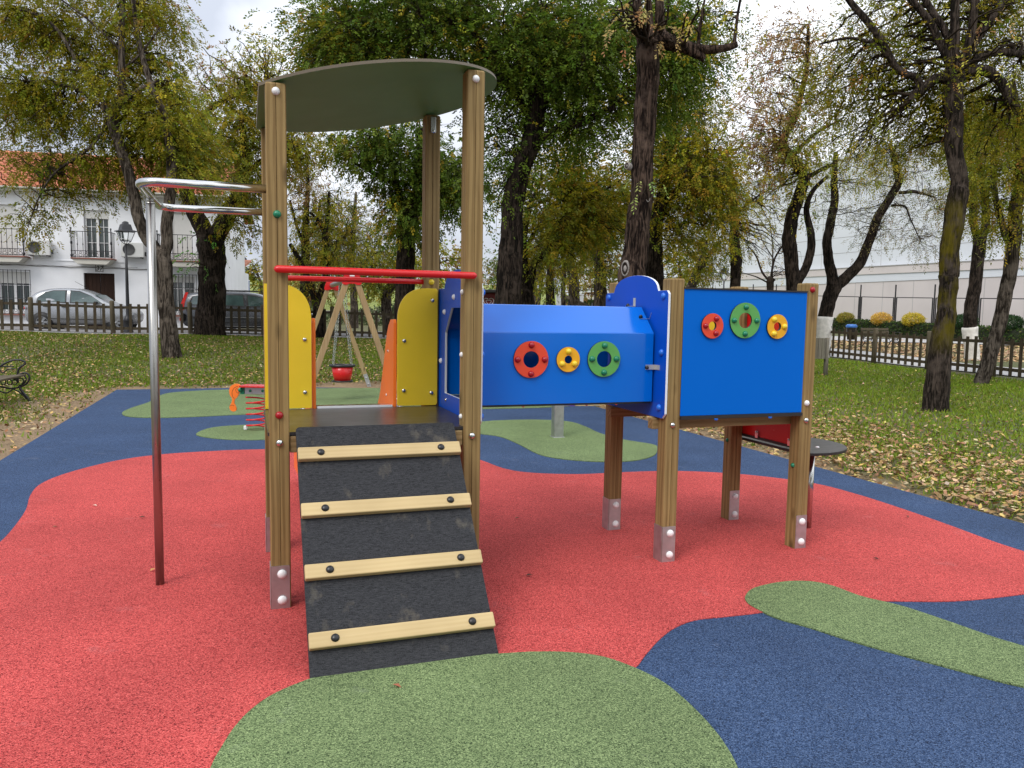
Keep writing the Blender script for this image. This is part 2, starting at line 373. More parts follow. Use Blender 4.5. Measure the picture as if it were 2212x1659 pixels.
def vnoise(x, y, seed=0):
    def h(i, j): 
        n = np.sin(i * 127.1 + j * 311.7 + seed * 74.7) * 43758.5453; return n - np.floor(n)
    i, j = np.floor(x), np.floor(y); fx, fy = x - i, y - j; fx = fx * fx * (3 - 2 * fx); fy = fy * fy * (3 - 2 * fy)
    return (h(i, j) * (1 - fx) + h(i + 1, j) * fx) * (1 - fy) + (h(i, j + 1) * (1 - fx) + h(i + 1, j + 1) * fx) * fy
def fbm(x, y, seed=0): return .55 * vnoise(x, y, seed) + .3 * vnoise(x * 2.1, y * 2.1, seed + 1) + .15 * vnoise(x * 4.3, y * 4.3, seed + 2)
def dirtmask(x, y):                     # bare earth beside the rubber, most of it on the left
    d = rect_dist(x, y); dx = x - O0.x; dy = y - O0.y; u = dx * EU.x + dy * EU.y; v = dx * EV.x + dy * EV.y
    w = np.where(u < -2.4, np.interp(v, [2, 6, 10, 12], [3.2, 2.2, 1.0, .35]), .35)
    w = np.where((u > 5.3), np.interp(v, [1, 4, 8, 12], [.15, .5, 1.6, 1.0]), w)
    return np.clip(1.3 - d / w + (fbm(x * 1.7, y * 1.7, 5) - .5) * 1.6, 0, 1)
def soilcol(x, y):
    dm = dirtmask(x, y)[:, None]; n = fbm(x * .8, y * .8, 9)[:, None]; n2 = fbm(x * 6, y * 6, 3)[:, None]
    grass = np.array([.075, .10, .024]) * (1 - n) + np.array([.15, .125, .055]) * n
    dirt = np.array([.30, .205, .115]) * (.75 + .5 * n2)
    far = np.clip((y - 45) / 20, 0, 1)[:, None]
    grass = grass * (1 - far) + (np.array([.22, .26, .05]) * (.7 + .6 * n)) * far
    return grass * (1 - dm) + dirt * dm
m_, t_, p = nodes('lawn_and_earth'); a_ = t_.nodes.new('ShaderNodeAttribute'); a_.attribute_name = 'leafcol'
n1 = noise(t_, vec(t_), 38, 6, .7); g = mixc(t_, 1, a_.outputs['Color'], ramp(t_, n1, [(.3, (.45, .45, .45)), (.65, (1.2, 1.2, 1.2))]), 'MULTIPLY')
t_.links.new(g, p.inputs['Base Color']); p.inputs['Roughness'].default_value = .95; bump(t_, p, n1, .8, .03); M['soil'] = m_
xs = np.unique(np.concatenate([np.linspace(-260, -30, 24), np.linspace(-30, 30, 241), np.linspace(30, 260, 24)]))
ys = np.unique(np.concatenate([np.linspace(-40, -4, 10), np.linspace(-4, 32, 145), np.linspace(32, 60, 36), np.linspace(60, 420, 30)]))
tag(grid_mesh('lawn_ground', xs, ys, T, M['soil'], soilcol), kind='structure')

def L(u, v, z=0): return O0 + EU * u + EV * v + Vector((0, 0, z))
def sheet(name, outline, z, mat, kind='structure'):
    tri = tessellate_polygon([[Vector((a, b, 0)) for a, b in outline]])
    N = len(outline); mb = MB(); vs = [(a, b, z) for a, b in outline] + [(a, b, z - .03) for a, b in outline]
    mb.add(vs, [tuple(t) for t in tri]); b0 = 0
    for k in range(N): mb.f.append([k, (k + 1) % N, (k + 1) % N + N, k + N]); mb.sm.append(False); mb.mi.append(0)
    return tag(mb.build(name, mat), kind=kind)
c4 = [L(-2.45, -7), L(5.37, -7), L(5.37, 11.85), L(-2.45, 11.85)]
sheet('blue_rubber_surface', [(p_.x, p_.y) for p_ in c4], 0, M['blue_r'])
G = lambda pts: [tuple(atz(x, y, 0)[:2]) for x, y in pts]
# the red area (its hidden parts run behind the camera on the left)
red = G([(-40, 1200), (0, 1172), (30, 1140), (56, 1102), (66, 1070), (90, 1045), (150, 1021), (250, 996), (350, 982), (480, 974), (570, 971), (700, 967), (850, 966), (980, 978), (1040, 995), (1090, 1013), (1150, 1022), (1250, 1025), (1340, 1021), (1450, 1018), (1560, 1022), (1650, 1030), (1760, 1045), (1850, 1068), (1950, 1100), (2050, 1135), (2150, 1172), (2260, 1208), (2330, 1240), (2280, 1272), (2150, 1292), (2050, 1300), (1950, 1300), (1840, 1300), (1720, 1312), (1640, 1325), (1560, 1334), (1500, 1341), (1455, 1359), (1422, 1385), (1395, 1415), (1360, 1450), (1250, 1470), (1100, 1480), (900, 1490), (700, 1500), (600, 1530), (520, 1640), (460, 1800), (300, 2100), (-300, 2200), (-700, 1900), (-500, 1500)])
sheet('red_rubber_patch', smooth_loop(red, 5), .004, M['red_r'])
big = G([(1365, 1443), (1300, 1421), (1230, 1412), (1150, 1411), (1080, 1415), (900, 1425), (760, 1446), (680, 1466), (600, 1498), (550, 1530), (510, 1570), (480, 1615), (455, 1662), (425, 1750), (450, 1980), (700, 2150), (1300, 2150), (1640, 1950), (1625, 1750), (1592, 1659), (1565, 1610), (1530, 1565), (1480, 1515), (1430, 1475)])
sheet('green_rubber_patch', smooth_loop(big, 5), .008, M['green_r'])
fing = G([(1610, 1290), (1630, 1272), (1690, 1259), (1750, 1258), (1800, 1268), (1860, 1290), (1950, 1312), (2050, 1345), (2150, 1380), (2260, 1414), (2420, 1480), (2500, 1560), (2420, 1560), (2260, 1500), (2150, 1472), (2050, 1445), (1950, 1418), (1850, 1390), (1750, 1358), (1680, 1338), (1640, 1320), (1615, 1305)])
sheet('green_rubber_patch', smooth_loop(fing, 5), .008, M['green_r'])
o2 = 1 / 1.15729
g3 = [(x * o2, y * o2) for x, y in [(305, 1033), (330, 1020), (372, 1006), (398, 990), (440, 981), (555, 975), (700, 973), (850, 971), (960, 971), (1100, 973), (1300, 984), (1440, 996), (1480, 1008), (1380, 1018.5), (1206, 1023), (900, 1030), (615, 1037), (506, 1042), (405, 1045), (325, 1043)]]
sheet('green_rubber_patch', smooth_loop(G(g3), 4), .008, M['green_r'])
g4 = [(x * o2, y * o2) for x, y in [(490, 1086), (530, 1070), (614, 1063), (700, 1061), (745, 1074), (740, 1090), (661, 1100), (578, 1100), (520, 1095)]]
sheet('green_rubber_patch', smooth_loop(G(g4), 4), .008, M['green_r'])
g5 = [(x * o2, y * o2) for x, y in [(1140, 1072), (1204, 1055), (1324, 1050), (1417, 1054), (1463, 1067), (1500, 1084), (1558, 1099.6), (1632, 1112), (1643, 1122), (1636, 1139), (1602, 1150), (1556, 1155), (1484, 1155), (1401, 1148), (1345, 1136), (1294, 1110), (1248, 1092), (1198, 1085)]]
sheet('green_rubber_patch', smooth_loop(G(g5), 4), .008, M['green_r'])

def strip(name, a, b, w0, w1, mat, off=.02, n=40, kind='structure'):     # ribbon a->b between offsets w0..w1
    a, b = Vector(a), Vector(b); d = (b - a); pr = Vector((-d.y, d.x)).normalized(); V = []; F = []
    for i in range(n + 1):
        for k in range(9):
            q = a + d * i / n + pr * (w0 + (w1 - w0) * k / 8); V.append((q.x, q.y, float(T(q.x, q.y)) + off))
    for i in range(n):
        for k in range(8): j = i * 9 + k; F.append((j, j + 1, j + 10, j + 9))
    return tag(raw_mesh(name, np.array(V), np.array(F), mat, True), kind=kind)
FA, FB = Vector((-22, 22.1)), Vector((9.1, 32.6))          # line of the rear fence
strip('street', (-40, 16.6), (2, 31.0), .2, 6.4, M['asphalt'], .03, 60)
strip('pavement', (-40, 16.6), (-8, 27.6), 6.4, 8.6, M['path'], .14, 40)
strip('kerb', (-30, 19.5), (9.1, 32.7), -.38, .06, M['path'], .05, 60)
strip('park_path', (13.6, 17.0), (9.0, 33.0), -3.6, -.35, M['path'], .03, 30)
strip('park_path', (60, 27), (3, 44.5), -2.2, 2.2, M['path'], .05, 50)

# ------------------------------------------------------------------ fallen leaves and grass
def leaves(name, C, D, Nn, Ln, Wd, col, mat, parent=None, fold=0):
    D = D / np.maximum(np.linalg.norm(D, axis=1, keepdims=True), 1e-6)
    Sd = np.cross(D, Nn); Sd /= np.maximum(np.linalg.norm(Sd, axis=1, keepdims=True), 1e-6)
    h = Ln[:, None] / 2; w = Wd[:, None] / 2
    V = np.stack([C - D * h, C + Sd * w - D * h * .1, C + D * h, C - Sd * w - D * h * .1], 1).reshape(-1, 3)
    F = np.arange(len(C) * 4).reshape(-1, 4)
    return raw_mesh(name, V, F, mat, False, np.repeat(col, 4, 0), parent)
def pal(rs, n, colors, weights, jit=.2):
    c = np.array(colors)[rs.choice(len(colors), n, p=np.array(weights) / sum(weights))]
    return np.clip(c * (1 + jit * rs.randn(n, 1)) * (1 + .08 * rs.randn(n, 3)), .003, 1)
rs = np.random.RandomState(3)
def infield(x, y):                       # in view, outside the rubber, before the streets
    ok = (rect_dist(x, y) > .02) & (np.abs(x) < .95 * y + 3) & (y > 1)
    lim = FA.y + (x - FA.x) * (FB.y - FA.y) / (FB.x - FA.x) - .3
    return ok & (y < lim) & (x < np.interp(y, [1, 16.5, 33], [16, 13.5, 8.7]))
def scatter(n, dens):
    X = rs.uniform(-22, 16, n); Y = rs.uniform(1, 32, n); keep = infield(X, Y) & (rs.rand(n) < dens(X, Y)); return X[keep], Y[keep]
x, y = scatter(620000, lambda x, y: (1 - .93 * dirtmask(x, y)) * np.clip(1.25 - .9 * (fbm(x * .5, y * .5, 21)), .25, 1) * np.clip(1.25 - y / 40, .4, 1))
n = len(x); z = T(x, y); hh = rs.uniform(.03, .075, n); a = rs.uniform(0, 6.28, n); w = rs.uniform(.004, .010, n) * (1 + y / 12)
lean = rs.randn(n, 2) * .02
V = np.stack([np.c_[x - np.cos(a) * w, y - np.sin(a) * w, z], np.c_[x + np.cos(a) * w, y + np.sin(a) * w, z], np.c_[x + lean[:, 0], y + lean[:, 1], z + hh]], 1).reshape(-1, 3)
lush = fbm(x * .35 + 4, y * .35, 31)[:, None]
gc = pal(rs, n, [(.13, .22, .03), (.09, .17, .022), (.20, .24, .05)], [4, 3, 3]) * (1 - lush) + pal(rs, n, [(.20, .34, .03), (.15, .29, .02)], [1, 1]) * lush
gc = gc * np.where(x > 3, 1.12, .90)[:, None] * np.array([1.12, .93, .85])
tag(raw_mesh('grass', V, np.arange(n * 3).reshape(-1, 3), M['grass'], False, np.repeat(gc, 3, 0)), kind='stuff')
def litterdens(x, y):
    b = .30 + .9 * np.clip(fbm(x * .45, y * .45, 41) - .38, 0, 1) * 2.2
    nearR = np.clip(1.2 - rect_dist(x, y) / 3.6, 0, 1) * np.where(x > 1.5, 1.0, .55)
    b = np.maximum(b * np.where(x > 2, .42, .8), nearR)
    return np.clip(b * (1 - .45 * dirtmask(x, y)), 0, 1)
x, y = scatter(820000, lambda x, y: litterdens(x, y) * np.clip(1.25 - y / 40, .4, 1) * np.where(x > 1.5, np.clip(1.15 - rect_dist(x, y) / 5.5, .12, 1), .48))
n = len(x); z = T(x, y) + rs.uniform(.012, .055, n); a = rs.uniform(0, 6.28, n)
D = np.c_[np.cos(a), np.sin(a), rs.randn(n) * .35]; Nn = np.c_[rs.randn(n) * .45, rs.randn(n) * .45, np.ones(n)]
lc = pal(rs, n, [(.40, .25, .125), (.31, .18, .085), (.52, .38, .13), (.20, .11, .055), (.54, .40, .25)], [5, 4, 2.5, 3, 2])
Ls = rs.uniform(.035, .085, n)
tag(leaves('fallen_leaves', np.c_[x, y, z], D, Nn, Ls, Ls * rs.uniform(.4, .62, n), lc, M['litter']), kind='stuff')
# litter beyond the right fence
x = rs.uniform(8, 40, 26000); y = rs.uniform(26, 41, 26000); k = (np.abs(x) < .8 * y) & (x > 10.2) & (y > 17 + (x - 8) * .3); x, y = x[k], y[k]; n = len(x); a = rs.uniform(0, 6.28, n)
k2 = (x - (13.6 + (y - 17) * (-4.6 / 16))) > 3.9; x, y, a = x[k2], y[k2], a[k2]; n = len(x)
tag(leaves('fallen_leaves', np.c_[x, y, T(x, y) + .03], np.c_[np.cos(a), np.sin(a), rs.randn(n) * .3], np.c_[rs.randn(n) * .3, rs.randn(n) * .3, np.ones(n)], rs.uniform(.12, .2, n), rs.uniform(.07, .11, n), pal(rs, n, [(.50, .34, .19), (.40, .25, .12), (.58, .44, .22)], [4, 3, 2]), M['litter']), kind='stuff')
# a few single leaves blown onto the rubber
for i, (px, py, c) in enumerate([(307, 1117, (.06, .035, .02)), (330, 1231, (.62, .34, .12)), (858, 1482, (.30, .10, .05)), (1117, 1119, (.16, .09, .04)), (1892, 1207, (.05, .03, .02)), (1143, 1243, (.07, .03, .02)), (1960, 1116, (.10, .05, .03)), (205, 1092, (.60, .55, .45)), (120, 1138, (.2, .12, .06))]):
    q = atz(px, py, .012); l_ = MB(); s_ = .022
    l_.add([(-s_, 0, 0), (-.004, .010, .008), (s_, .003, .003), (.002, -.011, .007), (0, 0, .001)], [(0, 4, 1), (1, 4, 2), (2, 4, 3), (3, 4, 0)])
    lo = l_.build('fallen_leaf', simple('curled_leaf_%d' % i, c, .8, var=.2), fixn=False); lo.location = q; lo.rotation_euler = (0, 0, i * 1.3)
    names = ['small dark curled leaf on the red rubber left of the steel pole', 'tan fallen leaf on red rubber beside the foot of the steel pole', 'small reddish leaf on the green rubber just below the ramp', 'brown leaf on the red rubber right of the ramp, level with its second batten', 'tiny dark twig of leaf on red rubber right of the four low posts', 'tiny dark leaf scrap on red rubber right of the third ramp batten', 'dark brown leaf near the right edge where red rubber meets blue', 'pale leaf scrap at the left border of red and blue rubber', 'brown scrap of leaf at the left of the red rubber, nearer than the pale one']
    tag(lo, names[i], 'leaf', 'single leaves on the rubber')

# ------------------------------------------------------------------ the play structure (its own frame: u to the right, v to the back)
PS = empty('play_structure', O0, YAW, label='wooden climbing frame with ramp, green roof, steel pole, blue crawl tunnel and second platform', cat='play structure')
SU, SV = .9945, .9692; DU, DV, SU2, SV2 = 2.2889, .0953, .9886, .7293; A_ = .048
def post_section():
    a, c, g, d = A_, .005, .0017, .006
    q = []
    for k in range(4):
        t = R(90 * k); ct, st = math.cos(t), math.sin(t)
        for x, y in ((-a + c, -a), (-g, -a), (0, -a + d), (g, -a), (a - c, -a)): q.append((x * ct - y * st, x * st + y * ct))
    return q
def post(u, v, h):
    q = post_section(); n = len(q); mb = MB(); zs = [(0, 1), (h - .008, 1), (h, .9)]; vs = [(x * k, y * k, z) for z, k in zs for x, y in q]
    mb.add(vs, [(i * n + j, i * n + (j + 1) % n, (i + 1) * n + (j + 1) % n, (i + 1) * n + j) for i in range(2) for j in range(n)] + [tuple(range(2 * n, 3 * n))])
    o = mb.build('post', M['post'], PS); o.location = (u, v, 0); return o
def cap(par, c, axis, mat, r=.0195, name='bolt_cap', h=None): return MB().dome(c, axis, r, h).build(name, M[mat], par)
def shoe(par, front, left, h=.225):
    mb = MB(); F = (0, -1, 0)
    if front:
        mb.panel(round_rect(-.0475 if left else -.042, -.01, .042, h, .006, 3, (1, 0 if left else 1, 0, 0)), [], lambda a, b, d: (a, -A_ - .004 + d, b), .0035)
        for z in (.047, .182): mb.dome((.005, -A_ - .0045, z), F, .0235, .017, 14, 1)
    if left: mb.panel(round_rect(-.0475, -.01, .046, h, .004, 2, (0, 0, 0, 0)), [], lambda a, b, d: (-A_ - .004 + d, a, b), .0035)
    if left and not front:
        for z in (.047, .182): mb.dome((-A_ - .0045, .0, z), (-1, 0, 0), .0235, .017, 14, 1)
    return mb.build('post_shoe', [M['shoe'], M['white_ball']], par)
H1, H2 = 2.588, 1.736
pFL = post(0, 0, H1); pFR = post(SU, 0, 2.762); pBL = post(0, SV, H1); pBR = post(SU, SV, 2.762)
p1 = post(DU, DV, H2); p2 = post(DU + SU2, DV, H2); p3 = post(DU, DV + SV2, H2); p4 = post(DU + SU2, DV + SV2, H2)
shoe(pFL, 1, 1); shoe(pFR, 1, 0); shoe(pBL, 1, 1); shoe(pBR, 0, 1); shoe(p1, 1, 1); shoe(p2, 1, 0); shoe(p3, 1, 1); shoe(p4, 1, 0)
F_ = (0, -1, 0); L_ = (-1, 0, 0); Rt = (1, 0, 0)
for z, mt in ((1.969, 'green_ball'), (.989, 'red_ball'), (.85, 'steel'), (2.547, 'white_ball')): cap(pFL, (.0, -A_, z), F_, mt)
for z, mt in ((2.716, 'white_ball'), (.85, 'steel')): cap(pFR, (-.002, -A_, z), F_, mt)
for z in (1.62, 1.285, .95): cap(pFR, (-A_, .004, z), L_, 'white_ball', .015)
cap(pBR, (-.004, -A_, 1.706), F_, 'yellow_ball'); cap(pBR, (.0, -A_, 2.66), F_, 'steel', .014)
MB().box((0, -A_ - .005, 2.70), (.035, .008, .10)).build('roof_bracket', M['galv'], pBR, .003)
for z, mt in ((1.694, 'red_ball'), (.965, 'white_ball'), (.852, 'steel')): cap(p2, (-.004, -A_, z), F_, mt)
cap(p1, (-.004, -A_, .853), F_, 'steel', .018); cap(p2, (-A_, .0, .55), L_, 'green_ball', .016); cap(p4, (-A_, .0, .60), L_, 'green_ball', .016)

# roof: a tilted round board, cut straight on the left
rp = []
for k in range(64):
    a = 2 * math.pi * k / 64; u = .50 + .745 * math.cos(a); v = .495 + .725 * math.sin(a); rp.append((max(u, -.075), v))
fr = lambda a, b, d: (a - .17 * d, b, 2.598 + .175 * a + d)
MB().panel(rp, [], fr, .014, 0, 1).build('roof', [M['roof'], simple('roof_edge', (.16, .13, .09), .6, var=.2)], PS)
# handrails
def rail(pts, r, name, mat, n=14):
    pts = [Vector(p_) for p_ in pts]; d0 = (pts[0] - pts[1]).normalized(); d1 = (pts[-1] - pts[-2]).normalized()
    P_ = [pts[0] + d0 * r * .9, pts[0] + d0 * r * .55] + pts + [pts[-1] + d1 * r * .55, pts[-1] + d1 * r * .9]
    return MB().tube(P_, [r * .3, r * .75] + [r] * len(pts) + [r * .75, r * .3], n).build(name, mat, PS)
rail([(-.002, -.075, 1.705), (.5, -.075, 1.705), (.985, -.075, 1.705)], .0185, 'handrail', M['red'])
rail([(.04, SV, 1.707), (.5, SV, 1.708), (.955, SV, 1.709)], .0165, 'handrail', M['red'])
# steel loop and sliding pole
lp = [(-.04, 0, 2.092), (-.52, 0, 2.09)] + [(-.52 - .094 * math.sin(R(a)), .094 - .094 * math.cos(R(a)), 2.09) for a in range(10, 91, 10)]
lp += [(-.614, .5, 2.09)] + [(-.52 - .094 * math.cos(R(a)), .875 + .094 * math.sin(R(a)), 2.092) for a in range(0, 91, 10)] + [(-.04, SV, 2.097)]
loop = MB().tube(lp, .0205, 18).build('steel_loop', M['steel'], PS)
MB().tube([(-.614, .498, 0), (-.614, .498, 1.0), (-.614, .498, 2.055)], .0225, 20).tube([(-.614, .498, 2.05), (-.614, .498, 2.085)], .019, 16).lathe([(.0235, 0), (.0235, .006), (.0, .006)], (-.614, .498, 2.052), 18).build('sliding_pole', M['steel_pole'], PS)
# decks and beams
def deck(u0, u1, v0, v1, posts):
    mb = MB().panel(round_rect(u0, v0, u1, v1, .008, 2), [], lambda a, b, d: (a, b, .901 - d), .017, 0, 1)
    return mb.build('platform_deck', [M['deck'], M['core_dark']], PS)
deck(-.055, 1.038, -.036, .905, 0); deck(2.245, 3.320, .062, .86, 0)
def beam(c, d, mat='post_u'): return MB().box(c, d).build('beam', M[mat], PS, .004)
M['post_v'] = wood('pressure_treated_pine_crossbeam', (.36, .235, .105), (.21, .13, .05), (.23, .18, .075), axis=1)
beam((SU / 2, .0, .838), (SU - .1, .07, .084)); beam((SU / 2, SV, .838), (SU - .1, .07, .084)); beam((0, SV / 2, .838), (.07, SV - .1, .084), 'post_v'); beam((SU, SV / 2, .838), (.07, SV - .1, .084), 'post_v')
beam((2.765, DV + .080, .849), (1.12, .060, .066)); beam((2.765, DV + SV2 - .080, .849), (1.12, .060, .066))

# ramp
dv, dz = .82, .925; ln = math.hypot(dv, dz); sd_ = Vector((0, dv / ln, dz / ln)); nr_ = Vector((0, -dz / ln, dv / ln))
fr = lambda a, b, d: tuple(Vector((a, -.875, -.004)) + sd_ * b + nr_ * (-.020 + d))
ro = MB().panel(round_rect(.077, 0, .889, 1.243, .02, 4, (1, 1, 0, 0)), [], fr, .02, 0, 1).build('ramp', [M['ramp'], M['core_dark']], PS)
for b in (1.072, .768, .464, .158):
    cl = MB(); p0 = Vector((.079, -.875, 0)) + sd_ * (b - .038)
    cl.obox(p0, (.812, 0, 0), sd_ * .068, nr_ * .033)
    co = cl.build('batten', M['cleat'], ro, .006, 3)
    for uu in (.187, .787): pc = Vector((uu, -.875, 0)) + sd_ * (b - .004) + nr_ * .033; ro_ = MB().dome(pc, nr_, .0185, .012).build('bolt_cap', M['black'], ro)
# yellow boards beside the slide
def yb(outer, bolts):
    o = MB().panel(outer, [], lambda a, b, d: (a, .903 + d, b), .016, 0, 0).build('side_board', M['yellow'], PS, .002)
    for a, b in bolts: MB().dome((a, .903, b), F_, .014, .011).build('bolt_cap', M['steel'], o)
arc = lambda cx, cz, ru, rz, a0, a1, n=12: [(cx + ru * math.copysign(abs(math.cos(R(t))) ** .85, math.cos(R(t))), cz + rz * abs(math.sin(R(t))) ** .85) for t in [a0 + (a1 - a0) * k / n for k in range(n + 1)]]
yb([(-.045, .905), (.231, .905)] + arc(.035, 1.45, .196, .217, 0, 90) + [(-.045, 1.667)], [(.19, 1.331), (.19, 1.004)])
yb([(.766, .912), (.773, .905), (1.018, .905), (1.029, .916), (1.029, 1.652), (1.018, 1.665)] + arc(.955, 1.45, .189, .215, 90, 180), [(.809, 1.326), (.808, 1.004), (.993, 1.588), (.99, .987)])
# slide at the back
sp = [(.925, .80), (.925, 1.44), (.945, 1.463), (1.04, 1.460), (1.11, 1.425), (1.17, 1.37), (1.29, 1.176), (1.443, .947), (1.60, .80), (2.5, .34), (3.0, .27), (3.0, .12), (2.5, .16), (1.5, .72), (1.2, .80)]
SLD = MB().panel([(.907, .904), (.93, .909), (1.10, .900), (1.2, .87), (2.52, .25), (2.98, .20), (2.98, .19), (2.52, .235), (1.2, .855), (1.10, .885), (.907, .888)], [], lambda a, b, d: (.262 + d, a, b), .478).build('slide_chute', M['steel'], PS)
MB().box((.5, .912, .906), (.47, .012, .014)).build('slide_lip', M['white_core'], SLD)
for u0 in (.236, .744):
    so_ = MB().panel(sp, [], lambda a, b, d: (u0 + d, a, b), .022).build('slide_side', M['orange'], PS, .004)
    for a, b in ((1.12, 1.25), (1.18, .95)):
        if u0 > .5: MB().dome((u0, a, b), L_, .009, .006).build('bolt_cap', M['steel'], so_)
MB().box((.5, 2.75, .1), (.3, .06, .22)).build('slide_foot', M['galv'], PS)
MB().box((.25 + .25, 1.9, .36), (.42, .05, .04)).build('slide_brace', M['galv'], PS)
# arched end boards of the tunnel
def endboard(u0, v0, v1, th, capside, name='tunnel_end_board'):
    c = (v0 + v1) / 2; w = v1 - v0; top = 1.664; hw = .285
    out = [(v1 - .03, .892), (v1, .922), (v1, top - .02), (v1 - .02, top)]
    out += [(c + hw + .012, top)] + [(c + hw * math.cos(R(a)) * 1.0, top + .012 + .092 * math.sin(R(a)) ** .9) for a in range(12, 169, 12)] + [(c - hw - .012, top), (v0 + .02, top), (v0, top - .02), (v0, .922), (v0 + .03, .892)]
    vc = .485
    hole = [(vc - .275, 1.0), (vc + .275, 1.0), (vc + .275, 1.385), (vc + .125, 1.54), (vc - .125, 1.54), (vc - .275, 1.385)]
    return MB().panel(out, [hole], lambda a, b, d: (u0 + d, a, b), th, 0, 1).build(name, [M['blue_deep'], M['white_core']], PS, .004, 2)
e1 = endboard(1.0435, -.018, .99, .015, 0)
for v_, z_ in ((.54, 1.605), (.77, 1.515), (.855, 1.2), (.72, .96), (.20, 1.5), (.12, 1.2)): cap(e1, (1.0435, v_, z_), L_, 'white_ball' if z_ > 1 else 'steel', .018 if z_ > 1 else .011)
for v_ in (.012, .955):
    for z_ in (1.622, 1.285, .947): cap(e1, (1.0585, v_, z_), Rt, 'blue_ball', .021)
e2 = endboard(2.222, .038, .878, .016, 0)
for v_, z_ in ((.822, 1.632), (.092, 1.630), (.095, 1.291), (.102, .955), (.822, 1.29), (.822, .955)): cap(e2, (2.222, v_, z_), L_, 'blue_ball', .021)
# crawl tunnel: one bent sheet with three ringed holes in its front
x0, x1 = 1.0585, 2.206
tun = MB().panel([(x0, .986), (x1, .986), (x1, 1.397), (x0, 1.397)], [circ(1.404, 1.248, .060), circ(1.637, 1.247, .030), circ(1.870, 1.249, .060)], lambda a, b, d: (a, .17 + d, b), .010)
sec = [(.17, 1.397), (.1705, 1.403), (.173, 1.409), (.330, 1.560), (.336, 1.564), (.344, 1.566), (.626, 1.566), (.634, 1.564), (.640, 1.560), (.797, 1.409), (.7995, 1.403), (.80, 1.397), (.80, .986)]
ins = [(.18, 1.397), (.18, 1.401), (.182, 1.404), (.336, 1.551), (.341, 1.555), (.346, 1.556), (.624, 1.556), (.629, 1.555), (.634, 1.551), (.788, 1.404), (.79, 1.401), (.79, 1.397), (.79, .986)]
n = len(sec); vs = [(x0, *q) for q in sec] + [(x1, *q) for q in sec] + [(x0, *q) for q in ins] + [(x1, *q) for q in ins]
fs = [(k, k + 1, n + k + 1, n + k) for k in range(n - 1)]; fi = [(2 * n + k, 3 * n + k, 3 * n + k + 1, 2 * n + k + 1) for k in range(n - 1)]
fe = [(k, 2 * n + k, 2 * n + k + 1, k + 1) for k in range(n - 1)] + [(n + k, n + k + 1, 3 * n + k + 1, 3 * n + k) for k in range(n - 1)] + [(n - 1, 2 * n - 1, 4 * n - 1, 3 * n - 1)]
tun.add(vs, fs + fi, True); b0 = len(tun.v) - 4 * n
for f in fe: tun.f.append([b0 + i for i in f]); tun.sm.append(False); tun.mi.append(0)
TO = tun.build('tunnel', M['blue'], PS)
w_ = TO.modifiers.new('weld', 'WEIGHTED_NORMAL'); w_.keep_sharp = True; w_.weight = 90
MB().box(((x0 + x1) / 2, .485, .979), (x1 - x0 - .002, .60, .012)).build('tunnel_floor', M['deck'], PS)
for uu in (1.39, 1.80, 2.0): MB().dome((uu, .24, .973), (0, 0, -1), .010, .014).build('bolt_cap', M['steel'], PS)
def ring(cx, cz, ro_, ri, v, mat, ball, angs, rb, par, rball=.0165):
    o = MB().panel(circ(cx, cz, ro_, 40), [circ(cx, cz, ri, 28)], lambda a, b, d: (a, v - d, b), .0125, 0, 1)
    o = o.build('porthole_ring', [M[mat], M['core_dark']], par, .0015)
    for a in angs: MB().dome((cx + rb * math.cos(R(a)), v - .0125, cz + rb * math.sin(R(a))), F_, rball, .018).build('ring_knob', M[ball], par)
ring(1.404, 1.248, .107, .048, .1695, 'red_ring', 'red_ball', (0, 90, 180, 270), .083, TO, .019)
ring(1.637, 1.247, .074, .0235, .1695, 'yellow_ring', 'yellow_ball', (90, 213, 327), .047, TO, .0185)
ring(1.870, 1.249, .107, .048, .1695, 'green_ring', 'green_ball', (0, 90, 180, 270), .080, TO, .019)
# metal clips that hold the sheet to the end board
M['clip'] = simple('zinc_clip', (.62, .62, .61), .35, metal=.6, var=.1)
def clip(pts, nrm, ballp, balln):
    mb = MB(); a, b, c = map(Vector, pts); w = Vector(nrm)
    mb.obox(a, b - a, w * .030, (b - a).cross(w).normalized() * .005); mb.obox(b, c - b, w * .030, (c - b).cross(w).normalized() * -.004)
    mb.dome(ballp, balln, .0125, .016, 10, 1)
    mb.build('tunnel_clip', [M['clip'], M['black']], PS)
clip([(2.155, .255, 1.490), (2.2185, .255, 1.490), (2.2185, .232, 1.530)], (0, .02, .02), (2.163, .262, 1.503), (0, -.6, .8))
clip([(2.155, .1675, 1.183), (2.2185, .1675, 1.183), (2.2185, .110, 1.183)], (0, 0, 1), (2.163, .166, 1.196), F_)
clip([(2.165, .44, 1.569), (2.2185, .44, 1.569), (2.2185, .44, 1.625)], (0, 1, 0), (2.172, .452, 1.573), (0, 0, 1))
# front board of the second platform
wb = MB().panel([(2.333, .907), (3.232, .907), (3.232, 1.676), (2.333, 1.676)], [circ(2.531, 1.456, .032), circ(2.765, 1.492, .058), circ(3.006, 1.457, .032)], lambda a, b, d: (a, .044 + d, b), .014, 0, 1).build('window_board', [M['blue_board'], M['core_dark']], PS, .0015)
MB().box((2.7825, .049, 1.680), (.899, .024, .009)).build('board_top_edge', M['core_dark'], wb)
MB().box((2.782, .048, .896), (.90, .034, .020)).build('board_sill', M['core_dark'], wb)
ring(2.531, 1.456, .0765, .027, .0435, 'red_ring', 'red_ball', (62, 180, 298), .050, wb, .018)
ring(2.765, 1.492, .110, .048, .0435, 'green_ring', 'green_ball', (0, 90, 180, 270), .082, wb, .018)
ring(3.006, 1.457, .077, .027, .0435, 'yellow_ring', 'yellow_ball', (0, 122, 240), .052, wb, .019)
